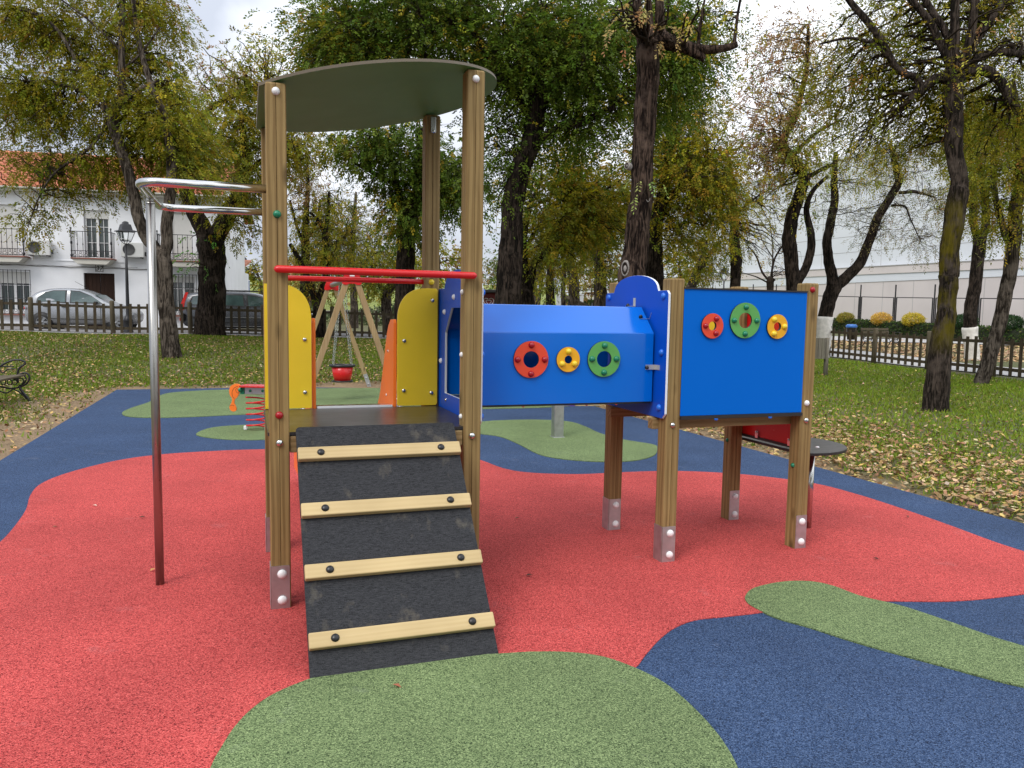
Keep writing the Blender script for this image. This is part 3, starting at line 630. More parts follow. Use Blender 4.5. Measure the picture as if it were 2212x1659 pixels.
for uu in (2.58, 2.98): MB().dome((uu, .03, .885), (0, 0, -1), .013, .012).build('bolt_cap', M['blue_ball'], wb)
MB().panel(round_rect(2.55, .905, 3.12, 1.66, .02), [], lambda a, b, d: (a, .758 + d, b), .015).build('back_board', M['yellow'], PS, .002)
MB().panel([(.11, .655), (.80, .655), (.80, 1.58), (.11, 1.58)], [], lambda a, b, d: (3.328 + d, a, b), .014, 0, 1).build('counter_board', [M['red'], M['core_dark']], PS)
MB().box((3.335, .455, .646), (.03, .70, .016)).build('counter_edge', M['core_dark'], PS)
for v_ in (.25, .60): MB().box((3.320, v_, .675), (.012, .03, .05)).dome((3.314, v_, .69), L_, .009).build('counter_clip', M['steel'], PS)
tb = MB().panel([(max(3.346, 3.50 + .40 * math.cos(a)), .50 + .40 * math.sin(a)) for a in [2 * math.pi * k / 48 for k in range(48)]], [], lambda a, b, d: (a, b, .62 - d), .02, 0, 1).build('round_table_top', [M['deck'], M['core_dark']], PS, .003)
MB().dome((3.72, .56, .620), (0, 0, 1), .014, .006).dome((3.60, .30, .620), (0, 0, 1), .014, .006).build('bolt_cap', M['white_ball'], tb)
MB().tube([(3.677, .441, 0), (3.677, .441, .60)], .022, 16).build('table_leg', M['steel'], PS)

# ------------------------------------------------------------------ other equipment on the rubber
def wp(x, y, Y): return at(x * o2, y * o2, Y)          # full-size picture coordinates
# toddler swing
sw = empty('swing_set', L(0, 0), 0, label='wooden A-frame swing set with red apex plates behind the slide', cat='swing set')
apA = Vector((-2.42, 11.5, 2.10)); apB = Vector((-3.62, 15.3, 2.12)); bd = (apB - apA).normalized(); side = Vector((bd.y, -bd.x, 0)).normalized()
sw.location = (apA + apB) / 2 * Vector((1, 1, 0)).length / 1.0 if False else Vector(((apA.x + apB.x) / 2, (apA.y + apB.y) / 2, 0)); off = -sw.location
def swp(mb, name, mat, par=None, **k):
    mb.v = [tuple(Vector(q) + off) for q in mb.v]; return mb.build(name, M[mat], par or sw, **k)
for ap in (apA, apB):
    for s_ in (-1, 1):
        foot = ap + side * s_ * .74; foot.z = 0; top = ap + side * s_ * .07; top.z = 1.98
        lg = swp(MB().bar(foot, top, .085, .085, up=bd), 'leg', 'swingwood', bevel=.006)
        d_ = (top - foot).normalized()
        sh = MB().bar(foot - d_ * .02 - bd * .047, foot + d_ * .28 - bd * .047, .08, .006, up=bd)
        sh.dome(foot + d_ * .07 - bd * .05, -bd, .02); sh.dome(foot + d_ * .2 - bd * .05, -bd, .02)
        swp(sh, 'leg_shoe', 'shoe', lg)
    pl = smooth_loop([(-.20, -.16), (-.21, -.10), (-.17, .02), (-.10, .12), (0, .155), (.10, .12), (.17, .02), (.21, -.10), (.20, -.16), (.12, -.175), (.06, -.15), (-.06, -.15), (-.12, -.175)], 3)
    pl = [(a_ * .66, b_ * .72) for a_, b_ in pl]
    for e in (-.055, .047): 
        pm = MB().panel(pl, [], lambda a, b, d: tuple(ap + side * a + Vector((0, 0, b - .06)) + bd * (e + d)), .01)
        pp = swp(pm, 'apex_plate', 'red')
    if ap is apA:
        q = MB().panel([(-.035, -.06), (.035, -.06), (.035, 0), (-.035, 0)], [], lambda a, b, d: tuple(ap + side * a + Vector((0, 0, b)) + bd * (-.058 + d)), .002)
        q.panel([(-.02, -.032), (.02, -.032), (.02, -.012), (-.004, -.012), (-.012, -.02), (-.02, -.02)], [], lambda a, b, d: tuple(ap + side * a + Vector((0, 0, b)) + bd * (-.0605 + d)), .002, 1, 1)
        q.v = [tuple(Vector(z_) + off) for z_ in q.v]; q.build('maker_plate', [M['white_ball'], M['core_dark']], sw)
swp(MB().tube([apA + Vector((0, 0, -.08)), apB + Vector((0, 0, -.08))], .045, 14), 'top_beam', 'galv')
seatc = (apA + apB) / 2 - bd * .35; seatc.z = 0
ss = empty('bucket_swing', (seatc.x, seatc.y, .31), math.atan2(side.y, side.x), label='red bucket swing seat with black rim hanging on chains from the swing frame', cat='swing seat')
sb = MB().lathe([(.10, .015), (.135, .02), (.16, .12), (.185, .27), (.175, .27), (.15, .12), (.12, .035), (0, .03)], (0, 0, 0), 20); sb.build('bucket', M['red'], ss)
rim = MB().tube([(.205 * math.cos(a), .18 * math.sin(a), .285) for a in [2 * math.pi * k / 24 for k in range(25)]], .022, 10); rim.tube([(.17 * math.cos(a), .15 * math.sin(a), .02) for a in [2 * math.pi * k / 24 for k in range(25)]], .014, 8)
rim.build('rim', M['black'], ss)
for sx, sy in ((-1, -1), (1, -1), (-1, 1), (1, 1)):
    a = Vector((.155 * sx, .13 * sy, .29)); b = Vector((.02 * sx, .26 * sy, 1.70)); mb = MB(); nl = 44
    for k in range(nl):
        c0 = a.lerp(b, k / nl); c1 = a.lerp(b, (k + 1) / nl); cc = (c0 + c1) / 2; dd = (c1 - c0); r_ = .011
        pr = Vector((1, 0, 0)) if k % 2 else Vector((0, 1, 0))
        mb.tube([cc + dd * .62 * math.cos(t) + pr * r_ * math.sin(t) for t in [0, .9, 1.8, 2.7, 3.6, 4.5, 5.4, 6.283]], .0034, 4, False)
    mb.build('chain', M['galv'], ss)
# spring seesaw
sr = empty('spring_seesaw', (-3.22, 9.56, 0), 0, label='red coil spring rocker with orange handle piece behind the left posts', cat='spring rocker')
mb = MB(); mb.tube([(.115 * math.cos(a) * (1.03 - .0 * a), .115 * math.sin(a), .025 + .40 * a / (2 * math.pi * 5.6)) for a in [2 * math.pi * 5.6 * k / 160 for k in range(161)]], .0105, 8); mb.build('spring', M['red'], sr)
MB().box((-.13, -.02, .035), (.04, .05, .05)).box((.125, .0, .03), (.04, .05, .045)).build('spring_clamp', M['white_ball'], sr, .008)
MB().box((.02, 0, .505), (.30, .08, .09)).build('spring_head', M['galv'], sr, .006)
MB().panel(round_rect(-.185, -.12, .22, .12, .04), [], lambda a, b, d: (a, b, .553 + d), .02).build('seat', M['red'], sr, .006)
MB().box((-.165, 0, .505), (.05, .07, .09)).dome((-.185, -.036, .515), F_, .03, .028).build('green_cap', M['green_ball'], sr, .006)
for x_ in (-.06, .095): MB().dome((x_, -.04, .505), F_, .018).build('bolt_cap', M['green_ball'], sr)
hd = smooth_loop([(-.20, .575), (-.255, .585), (-.315, .555), (-.335, .50), (-.325, .44), (-.30, .40), (-.31, .345), (-.335, .30), (-.325, .255), (-.285, .235), (-.25, .255), (-.255, .30), (-.275, .345), (-.268, .385), (-.235, .42), (-.21, .47), (-.19, .53)], 4)
hp = MB().panel(hd, [], lambda a, b, d: (a, -.012 + d, b), .022).build('handle_board', M['orange'], sr, .003)
MB().tube([(x_, -.013, z_) for x_, z_ in smooth_line([(-.225, .555, 0), (-.27, .535, 0), (-.295, .48, 0), (-.288, .42, 0), (-.268, .405, 0), (-.275, .425, 0)])[0:0] or [tuple(v_[:2]) for v_ in smooth_line([(-.225, .555, 0), (-.27, .535, 0), (-.298, .48, 0), (-.288, .42, 0), (-.268, .405, 0)])]], .0022, 5).build('carved_line', M['core_dark'], hp)
MB().tube([(-.232 + .018 * math.cos(t) - .008 * math.sin(t), -.013, .50 + .028 * math.sin(t)) for t in [.5 * k for k in range(14)]], .002, 5).build('carved_line', M['core_dark'], hp)
MB().tube([(-.335, -.013, .305), (-.30, -.013, .318), (-.275, -.013, .31)], .002, 4).build('carved_line', M['core_dark'], hp)
# seesaw behind the tunnel: grey post, low beam with a purple round seat
q = wp(1393, 1093, 9.3); q = atz(1393 * o2, 1093 * o2, 0)
po = empty('post_activity', (q.x, q.y, 0), .3, label='square galvanised steel post standing on the green rubber behind the tunnel', cat='post')
MB().box((0, 0, .53), (.125, .125, 1.06)).build('post', M['galv'], po, .012, 3)
MB().box((0, 0, .006), (.15, .15, .012)).build('base_plate', M['galv'], po, .003)
MB().panel(round_rect(-.25, -.16, .25, .16, .05), [], lambda a, b, d: (a, b, 1.062 + d), .018).build('top_board', M['yellow'], po)
qa = wp(1408, 1018, 12.6); qb = wp(1520, 1008, 12.9); z0 = .22
q = wp(1440, 1012, 12.8)
sq = empty('low_seesaw', (q.x, q.y, 0), .12, label='low wooden seesaw beam with a purple round seat seen under the tunnel', cat='seesaw')
zc = q.z; bm_ = MB().box((.35, 0, zc), (1.5, .06, .06)).build('beam', M['cleat'], sq, .005)
MB().lathe([(0, -.012), (.15, -.012), (.15, .012), (0, .012)], (-.18, -.05, zc - .02), 24, (0, 1, 0)).build('round_seat', simple('purple_board', (.16, .07, .36), .35, var=.05), sq)
MB().box((.35, 0, zc / 2), (.09, .09, zc)).build('support', M['galv'], sq, .004)
for xx in (.15, .62): MB().tube([(xx, -.03, zc - .03), (xx, -.03, zc - .08)], .01, 6).build('bolt', M['core_dark'], sq)
# litter bin
q = wp(2063, 942, 18.9); zt = float(T(q.x, q.y))
lb = empty('litter_bin', (q.x, q.y, zt), .1, label='grey slatted wooden litter bin on a post at the right of the play structure', cat='litter bin')
MB().tube([(0, 0, -.05), (0, 0, .95)], .055, 10).build('post', M['binwood'], lb)
mb = MB()
for k in range(14):
    a = 2 * math.pi * k / 14; mb.box((-.22 + .165 * math.cos(a), .165 * math.sin(a), .69), (.068, .018, .50), a + math.pi / 2)
mb.lathe([(.15, .44), (.15, .47)], (-.22, 0, 0), 14).build('slats', M['binwood'], lb)
MB().lathe([(0, .46), (.145, .46), (.145, .92)], (-.22, 0, 0), 16).build('liner', M['iron'], lb)
# bench at the left edge
bx = atz(74 * o2, 1004 * o2, .02); bx = at(74 * o2, 1004 * o2, 12.1); zb = float(T(bx.x, bx.y))
be = empty('park_bench', (bx.x, bx.y, zb), R(-110), label='black cast iron park bench with wooden seat at the left edge of the picture', cat='bench')
# bench frame: x' = along the length (towards the camera), y' = towards the front (right)
be.rotation_euler = (0, 0, math.atan2(-1.17, .30))
def bend(x_):
    mb = MB(); S_ = lambda pts: [(x_, a, b) for a, b, _ in smooth_line([(a, b, 0) for a, b in pts], 5)]
    mb.tube(S_([(-.62, .36), (-.50, .46), (-.34, .60), (-.18, .665), (-.06, .645), (-.045, .60), (-.12, .54), (-.155, .44), (-.15, .30)]), .016, 6)
    mb.tube(S_([(-.60, .40), (-.52, .52), (-.36, .56), (-.2, .56)]), .011, 6)
    mb.tube(S_([(-.50, .44), (-.42, .52), (-.36, .46), (-.28, .52), (-.17, .52)]), .010, 6)
    mb.tube(S_([(-.16, .42), (-.06, .46), (-.0, .43), (.012, .37), (-.03, .29), (-.12, .235), (-.25, .21), (-.4, .24), (-.55, .26)]), .015, 6)
    mb.tube(S_([(-.14, .39), (-.07, .41), (-.035, .36), (-.07, .29), (-.14, .25)]), .011, 6)
    mb.tube(S_([(-.15, .36), (-.10, .375), (-.07, .33), (-.10, .28)]), .010, 6)
    mb.tube(S_([(-.15, .36), (-.26, .37), (-.40, .33), (-.50, .28)]), .011, 6)
    for c_ in (-.20, -.27, -.36): mb.tube([(x_, c_ + .035 * math.cos(t), .31 + .042 * math.sin(t)) for t in [.7 * k for k in range(10)]], .009, 5)
    mb.tube(S_([(-.14, .25), (-.10, .16), (-.04, .08), (.0, .0)]), .02, 6)
    mb.tube(S_([(-.22, .205), (-.14, .15), (-.07, .08), (.0, .0)]), .012, 6)
    mb.tube(S_([(-.5, .25), (-.56, .14), (-.62, .06), (-.66, .0)]), .018, 6)
    mb.tube(S_([(-.22, .205), (-.32, .14), (-.44, .17), (-.56, .12)]), .012, 6)
    mb.tube(S_([(-.55, .30), (-.62, .5), (-.68, .72), (-.72, .86)]), .018, 6)
    return mb.build('iron_end_frame', M['iron'], be)
bend(0); bend(1.55)
for k in range(4): MB().box((.775, -.10 - .12 * k, .42 - .008 * k), (1.66, .10, .03)).build('seat_slat', M['fencepost'], be, .006)
for k in range(3): MB().box((.775, -.63 - .03 * k, .52 + .13 * k), (1.66, .028, .10)).build('back_slat', M['fencepost'], be, .006)

# ------------------------------------------------------------------ fences
def tz(x, y): return float(T(x, y))
def picket_fence(pts_posts, name, label, pk=.275, grp=None):
    c = pts_posts[0]; root = empty(name, (c[0], c[1], 0), 0, label=label, cat='fence', group=grp); off = Vector((-c[0], -c[1], 0))
    for i, (x_, y_) in enumerate(pts_posts):
        z_ = tz(x_, y_); lean = Vector((rnd.uniform(-.02, .02), rnd.uniform(-.02, .02), 0))
        a = Vector((x_, y_, z_ - .05)) + off
        MB().tube([a, a + lean + Vector((0, 0, 1.13)), a + lean + Vector((0, 0, 1.17))], [.078, .074, .062], 10).build('fence_post', M['fencepost'], root)
        if i + 1 < len(pts_posts):
            b2 = Vector((*pts_posts[i + 1], tz(*pts_posts[i + 1]))) + off; a2 = Vector((x_, y_, z_)) + off; d = b2 - a2; Lh = d.length; mb = MB(); dn = d.normalized(); nn = Vector((dn.y, -dn.x, 0)).normalized()
            for zz in (.22, .90): mb.bar(a2 + Vector((0, 0, zz)), b2 + Vector((0, 0, zz + rnd.uniform(-.015, .015))), .05, .085)
            npk = max(3, int(round(Lh / pk)))
            for k in range(1, npk):
                q_ = a2 + d * (k / npk) + nn * .035; w_ = .088; tp = 1.03 + rnd.uniform(-.02, .02); ln_ = dn * rnd.uniform(-.012, .012)
                mb.bar(q_ + Vector((0, 0, .07)), q_ + ln_ + Vector((0, 0, tp)), w_, .022, up=nn)
            mb.build('picket_panel', M['fencewood'], root)
    return root
d = (FB - FA).normalized(); Lf = (FB - FA).length; nP = int(Lf / 2.2)
ln = [FA + (FB - FA) * k / nP for k in range(nP + 1)]
k0 = min(range(len(ln)), key=lambda k: abs(ln[k].x + 4.0))
picket_fence([tuple(v_) for v_ in ln[:k0 + 1]], 'picket_fence', 'low dark picket fence between the lawn and the street with parked cars')
picket_fence([tuple(v_) for v_ in ln[k0:]], 'picket_fence', 'low dark picket fence across the back of the lawn behind the swing')
e0, e1_ = Vector((9.1, 32.6)), Vector((13.9, 16.0)); nP = int((e1_ - e0).length / 2.1)
picket_fence([tuple(e0 + (e1_ - e0) * k / nP) for k in range(1, nP + 1)], 'picket_fence', 'low dark picket fence at the right before the leafy verge')

# ------------------------------------------------------------------ white house on the left
M['plaster'] = simple('white_plaster', (.80, .81, .83), .85, var=.05, sc=1.2, bs=.3, bsc=25)
M['tile'] = simple('terracotta_roof_tile', (.50, .185, .10), .85, var=.35, sc=2.5)
M['terra'] = simple('terracotta_edge', (.25, .10, .07), .8, var=.15)
M['glass'] = simple('window_glass', (.05, .065, .06), .08, var=.3, sc=1.5, spec=.8)
M['shutter'] = simple('white_roller_shutter', (.62, .61, .58), .6, var=.04)
M['white_frame'] = simple('white_window_frame', (.75, .75, .75), .4, var=.03)
M['cream'] = simple('cream_soffit', (.55, .53, .47), .8, var=.06)
M['door'] = wood('dark_brown_door', (.045, .018, .008), (.02, .008, .004), (.035, .013, .006), knots=False)
Ha = Vector((-25.5, 29.0, 0)); Hb = Vector((-12.0, 31.9, 0)); hd_ = (Hb - Ha).normalized(); hz = .66
HO = empty('white_house', (Hb.x, Hb.y, hz), math.atan2(hd_.y, hd_.x), label='two storey white house with terracotta roof, balconies and iron window grilles', cat='house')
HLEN = (Hb - Ha).length                  # local: x from -HLEN to 0 along the facade, y back, z up
def hx(px, py):                          # picture point on the facade -> local x, z
    d_ = ray(px * o2, py * o2); nrm = Vector((-hd_.y, hd_.x, 0)); t_ = (Hb - Vector((0, 0, EYE))).dot(nrm) / d_.dot(nrm); P_ = Vector((0, 0, EYE)) + d_ * t_
    return (P_ - Hb).dot(hd_), P_.z - hz
ez = 5.42
cut = []                                 # openings: x0, x1, z0, z1
xd0, zd1 = hx(208.8, 682); xd1, _ = hx(286, 684); op_door = (xd0, xd1, 0, zd1)
xb0, zb1 = hx(208, 524); xb1, _ = hx(272, 524); _, zslab = hx(240, 646); op_bal = (xb0, xb1, zslab, zb1)
xg1, zg1 = hx(76, 677); _, zg0 = hx(76, 778); op_g1 = (xg1 - 1.15, xg1 - .05, zg0, zg1 - .05)
x2a, z2a = hx(427, 690); x2b, _ = hx(487, 690); _, z2b = hx(427, 781); op_g2 = (x2a, x2b, z2b, z2a)
xs0, zs1 = hx(428, 530); xs1, _ = hx(480, 530); op_b2 = (xs0, xs1, zslab, zs1)
xs2, zs2 = hx(40, 512); op_b0 = (xs2 - 1.35, xs2, zslab, zs2)
ops = [op_door, op_bal, op_g1, op_g2, op_b2, op_b0]
MB().panel([(-HLEN, -.1), (0, -.1), (0, ez), (-HLEN, ez)], [[(a, c), (b, c), (b, e), (a, e)] for a, b, c, e in ops], lambda a, b, d_: (a, d_, b), .3).box((-.15, 3.3, ez / 2), (.3, 6, ez)).box((-HLEN / 2, 6.4, ez / 2), (HLEN, .3, ez)).panel([(.3, ez), (6.4, ez), (3.4, ez + 1.55)], [], lambda a, b, d_: (-.28 + d_, a, b), .26).build('wall', M['plaster'], HO)
MB().box((-HLEN / 2, .6, .02), (HLEN - .1, .5, .04)).build('floor_edge', M['cream'], HO)
_, zl = hx(300, 655); MB().box((-HLEN / 2 - .02, -.012, zl), (HLEN, .03, .05)).build('string_course', M['plaster'], HO)
MB().tube([(-HLEN + .2 + k * .6, -.03, zl - .17 - .03 * (k % 2) - .005 * k) for k in range(19)], .014, 5).tube([(-HLEN + .3 + k * .6, -.05, zl - .21 - .03 * ((k + 1) % 2)) for k in range(18)], .009, 5).build('facade_cable', simple('grey_cable', (.16, .15, .14), .7), HO)
# barrel tile roof
P = .235; nx = int((HLEN + .5) / P) * 8; rows = 15; rowl = .33; V = []; F = []
pit = R(24)
for r_ in range(rows):
    for e in range(2):
        for i in range(nx + 1):
            x_ = -HLEN - .25 + i * P / 8 + (.0 if r_ % 2 else .0); s_ = (r_ + e * 1.08) * rowl; h_ = .055 * math.sin(2 * math.pi * i / 8) + (.05 if e == 0 else .012)
            V.append((x_, -.42 + s_ * math.cos(pit) - h_ * math.sin(pit), ez + .05 + s_ * math.sin(pit) + h_ * math.cos(pit)))
    b = r_ * 2 * (nx + 1)
    for i in range(nx): F.append((b + i, b + i + 1, b + nx + 1 + i + 1, b + nx + 1 + i))
rf = raw_mesh('roof', np.array(V), np.array(F), M['tile'], True, parent=HO)
rf.modifiers.new('thick', 'SOLIDIFY').thickness = .02
zr = ez + .05 + rows * rowl * math.sin(pit); yr = -.42 + rows * rowl * math.cos(pit)
MB().tube([(-HLEN - .2, yr, zr + .03), (.15, yr, zr + .03)], .11, 8).build('ridge', M['tile'], rf)
MB().box((-HLEN / 2, yr + 1.6, (ez + zr) / 2), (HLEN, .1, .1)).obox((-HLEN - .2, yr, zr - .05), (HLEN + .4, 0, 0), (0, yr + .8, ez - zr), (0, 0, .06)).build('rear_slope', M['tile'], rf)
MB().box((-HLEN / 2, -.16, ez - .04), (HLEN + .3, .42, .10)).box((-HLEN / 2, -.24, ez + .035), (HLEN + .35, .5, .05)).build('eaves', M['cream'], rf)
MB().box((-HLEN + 2.6, yr, zr + .45), (.6, .5, 1.1)).build('chimney', M['plaster'], rf)
def win(op, kind, grille, name='window'):
    a, b, c, e = op; w = MB(); y_ = .14; t_ = .055
    w.box(((a + b) / 2, y_, e - t_ / 2), (b - a, .06, t_)).box(((a + b) / 2, y_, c + t_ / 2), (b - a, .06, t_)).box((a + t_ / 2, y_ - .001, (c + e) / 2), (t_, .06, e - c)).box((b - t_ / 2, y_ - .001, (c + e) / 2), (t_, .06, e - c)).box(((a + b) / 2, y_ - .002, (c + e) / 2), (t_ * 1.7, .06, e - c))
    for f_ in (.25, .75): w.box((a + (b - a) * f_, y_ + .004, (c + e) / 2), (.02, .03, e - c))
    for z_ in (.33, .66): w.box(((a + b) / 2, y_ + .006, c + (e - c) * z_), (b - a, .03, .02))
    wo = w.build(name, M['white_frame'], HO)
    MB().box(((a + b) / 2, y_ + .04, (c + e) / 2), (b - a, .01, e - c)).build('pane', M['glass'], wo)
    MB().box(((a + b) / 2, .5, (c + e) / 2), (b - a, .01, e - c)).build('curtain', M['shutter'], wo)
    if kind > 0: MB().box(((a + b) / 2, y_ - .05, e - kind / 2), (b - a, .03, kind)).build('roller_shutter', M['shutter'], wo)
    if grille:
        g_ = MB(); nb = 9
        for k in range(nb): xx = a - .08 + (b - a + .16) * k / (nb - 1); g_.tube([(xx, -.14, c - .12), (xx, -.14, e + .08)], .012, 5); g_.lathe([(.005, -.03), (.022, 0), (.005, .03)], (xx, -.14, (c + e) / 2), 6)
        for z_ in (c - .1, c + (e - c) * .33, c + (e - c) * .68, e + .06): g_.bar((a - .1, -.14, z_), (b + .1, -.14, z_), .015, .02)
        for k in range(nb - 1): xx = a - .08 + (b - a + .16) * (k + .5) / (nb - 1); g_.tube([(xx + .045 * math.cos(t), -.14, c + .03 + .06 * math.sin(t)) for t in [.9 * j for j in range(8)]], .008, 4)
        g_.build('window_grille', M['iron'], wo); MB().box(((a + b) / 2, -.09, c - .14), (b - a + .25, .2, .05)).build('sill', M['terra'], wo)
win((op_bal[0] + .02, op_bal[1] - .02, op_bal[2], op_bal[3]), .33, 0, 'balcony_door'); win(op_g1, .45, 1); win(op_g2, .25, 1); win(op_b2, op_b2[3] - op_b2[2] - .02, 0, 'balcony_door'); win(op_b0, op_b0[3] - op_b0[2] - .02, 0, 'balcony_door')
a, b, c, e = op_door
dd = MB().box(((a + b) / 2 - (b - a) / 4 - .004, .17, e / 2), ((b - a) / 2 - .012, .05, e)).box(((a + b) / 2 + (b - a) / 4 + .004, .17, e / 2), ((b - a) / 2 - .012, .05, e))
for k in range(8): dd.box((a + (b - a) * (k + .5) / 8, .142, e / 2), ((b - a) / 8 - .02, .012, e - .1))
dd = dd.build('front_door', M['door'], HO)
MB().dome(((a + b) / 2 + .05, .135, 1.1), F_, .035, .03).box(((a + b) / 2 + .05, .13, 1.32), (.035, .03, .16)).box(((a + b) / 2 - .02, .13, .85), (.22, .01, .04)).build('door_handle', M['iron'], dd)
def balcony(x0_, x1_):
    s_ = MB().box(((x0_ + x1_) / 2, -.30, zslab - .04), (x1_ - x0_, .6, .05)); so_ = s_.build('balcony', M['terra'], HO)
    MB().panel([(x0_ + .02, zslab - .07), (x0_ + .22, zslab - .26), (x1_ - .22, zslab - .26), (x1_ - .02, zslab - .07)], [], lambda a, b, d_: (a, -.56 + d_, b), .56).build('balcony_slab', M['cream'], so_)
    g_ = MB(); zt_ = zslab + 1.0; n_ = max(5, int((x1_ - x0_) / .19)); y_ = -.55
    for k in range(1, n_): xx = x0_ + .05 + (x1_ - x0_ - .1) * k / n_; g_.tube([(xx, y_, zslab), (xx, y_, zt_)], .011, 5); g_.lathe([(.005, -.06), (.02, -.02), (.02, .02), (.005, .06)], (xx, y_, zslab + .5), 6)
    for k in range(n_): xx = x0_ + .05 + (x1_ - x0_ - .1) * (k + .5) / n_; [g_.tube([(xx + r0 * math.cos(t), y_, zslab + zc_ + r0 * math.sin(t)) for t in [.9 * j for j in range(8)]], .008, 4) for r0, zc_ in ((.06, .09), (.04, .19))]
    for z_ in (zslab + .02, zslab + .25, zt_): g_.bar((x0_, y_, z_), (x1_, y_, z_), .02, .025)
    for xx in (x0_ + .03, x1_ - .03):
        g_.tube([(xx, y_, zslab - .08), (xx, y_, zt_ + .1)], .022, 6).lathe([(.022, 0), (.045, .03), (.045, .1), (.022, .13)], (xx, y_, zslab), 8).lathe([(.022, 0), (.04, .03), (.04, .1), (.022, .13)], (xx, y_, zslab + .5), 8).dome((xx, y_, zt_ + .1), (0, 0, 1), .035, .06)
        g_.bar((xx, y_, zt_), (xx, 0, zt_), .02, .025)
        for j in range(1, 4): g_.tube([(xx, y_ * j / 4, zslab), (xx, y_ * j / 4, zt_)], .011, 5)
    g_.build('railing', M['iron'], so_)
bx0, _ = hx(189, 640); bx1, _ = hx(291, 640); balcony(bx0, bx1)
cx1, _ = hx(76, 640); balcony(cx1 - 2.3, cx1); dx0, _ = hx(400, 640); balcony(dx0, dx0 + 1.95)
MB().panel([(0, 0), (.30, 0), (.30, .30), (0, .30)], [], lambda a, b, d_: (a, -.018 + d_, b), .018).build('number_plate', M['white_frame'], HO).location = (hx(238.7, 680)[0], 0, hx(238.7, 679.5)[1])
npl = [o_ for o_ in HO.children if o_.name.startswith('number_plate')][0]
b_ = MB()
for (x_, z_, w_, h_) in ((.15, .012, .29, .018), (.15, .288, .29, .018), (.012, .15, .018, .26), (.288, .15, .018, .26)): b_.box((x_, -.022, z_), (w_, .006, h_))
b_.build('plate_border', M['iron'], npl)
tcv = bpy.data.curves.new('house_number', 'FONT'); tcv.body = '37'; tcv.size = .27; tcv.shear = .25; tcv.extrude = .002; tcv.offset = .004; tcv.align_x = 'CENTER'
to = bpy.data.objects.new('t', tcv); COL.objects.link(to); bpy.context.view_layer.update()
tm = bpy.data.meshes.new_from_object(to); bpy.data.objects.remove(to); tm.materials.append(M['iron'])
tn = bpy.data.objects.new('house_number', tm); COL.objects.link(tn); tn.parent = npl; tn.location = (.14, -.022, .055); tn.rotation_euler = (R(90), 0, 0)
tag(npl)
# annex at the right end of the house, with a drainpipe
AN = empty('house_annex', (0, 0, 0), 0, label='narrow white annex with small tiled eave right of the white house', cat='building')
AN.location = (Hb.x - 1.5, Hb.y + 5.2, hz - .2); AN.rotation_euler = HO.rotation_euler
MB().box((-.8, 2, 1.5), (2.0, 4, 3.0)).build('wall', M['plaster'], AN); MB().obox((-2.0, -.2, 2.95), (2.35, 0, .0), (0, 4.2, .7), (0, 0, .10)).build('roof', M['tile'], AN)
MB().box((-.05, -.02, 1.5), (.2, .06, 1.2)).build('window', M['glass'], AN)
MB().tube([(-.11, -.08, 0), (-.11, -.08, ez)], .045, 8).build('drainpipe', M['galv'], HO)
def acunit(px, py, label):
    xx, zz = hx(px, py); nrm = Vector((-hd_.y, hd_.x, 0)); P_ = Hb + hd_ * xx
    root = empty('air_conditioner', (P_.x, P_.y, zz + hz), HO.rotation_euler.z, label=label, cat='air conditioner', group='air conditioners on the house front')
    MB().box((0, -.22, .30), (.84, .32, .58)).build('casing', simple('ac_casing', (.60, .60, .58), .5, var=.05), root, .02)
    f_ = MB().lathe([(.0, .004), (.225, .004), (.225, .02)], (-.13, -.38, .31), 28, F_)
    for k in range(7): rr = .03 + .03 * k; f_.tube([(-.13 + rr * math.cos(t), -.405, .31 + rr * math.sin(t)) for t in [math.pi * j / 8 for j in range(17)]], .005, 4)
    f_.build('fan_grille', simple('ac_grille', (.10, .10, .10), .6), root)
    MB().bar((-.3, 0, -.01), (-.3, -.4, -.01), .03, .03).bar((.3, 0, -.01), (.3, -.4, -.01), .03, .03).box((.44, -.2, .15), (.05, .1, .16)).build('bracket', M['iron'], root)
acunit(105, 640, 'white air conditioner on the facade between left and middle balcony'); acunit(338, 645, 'white air conditioner on the facade right behind the street lamp')

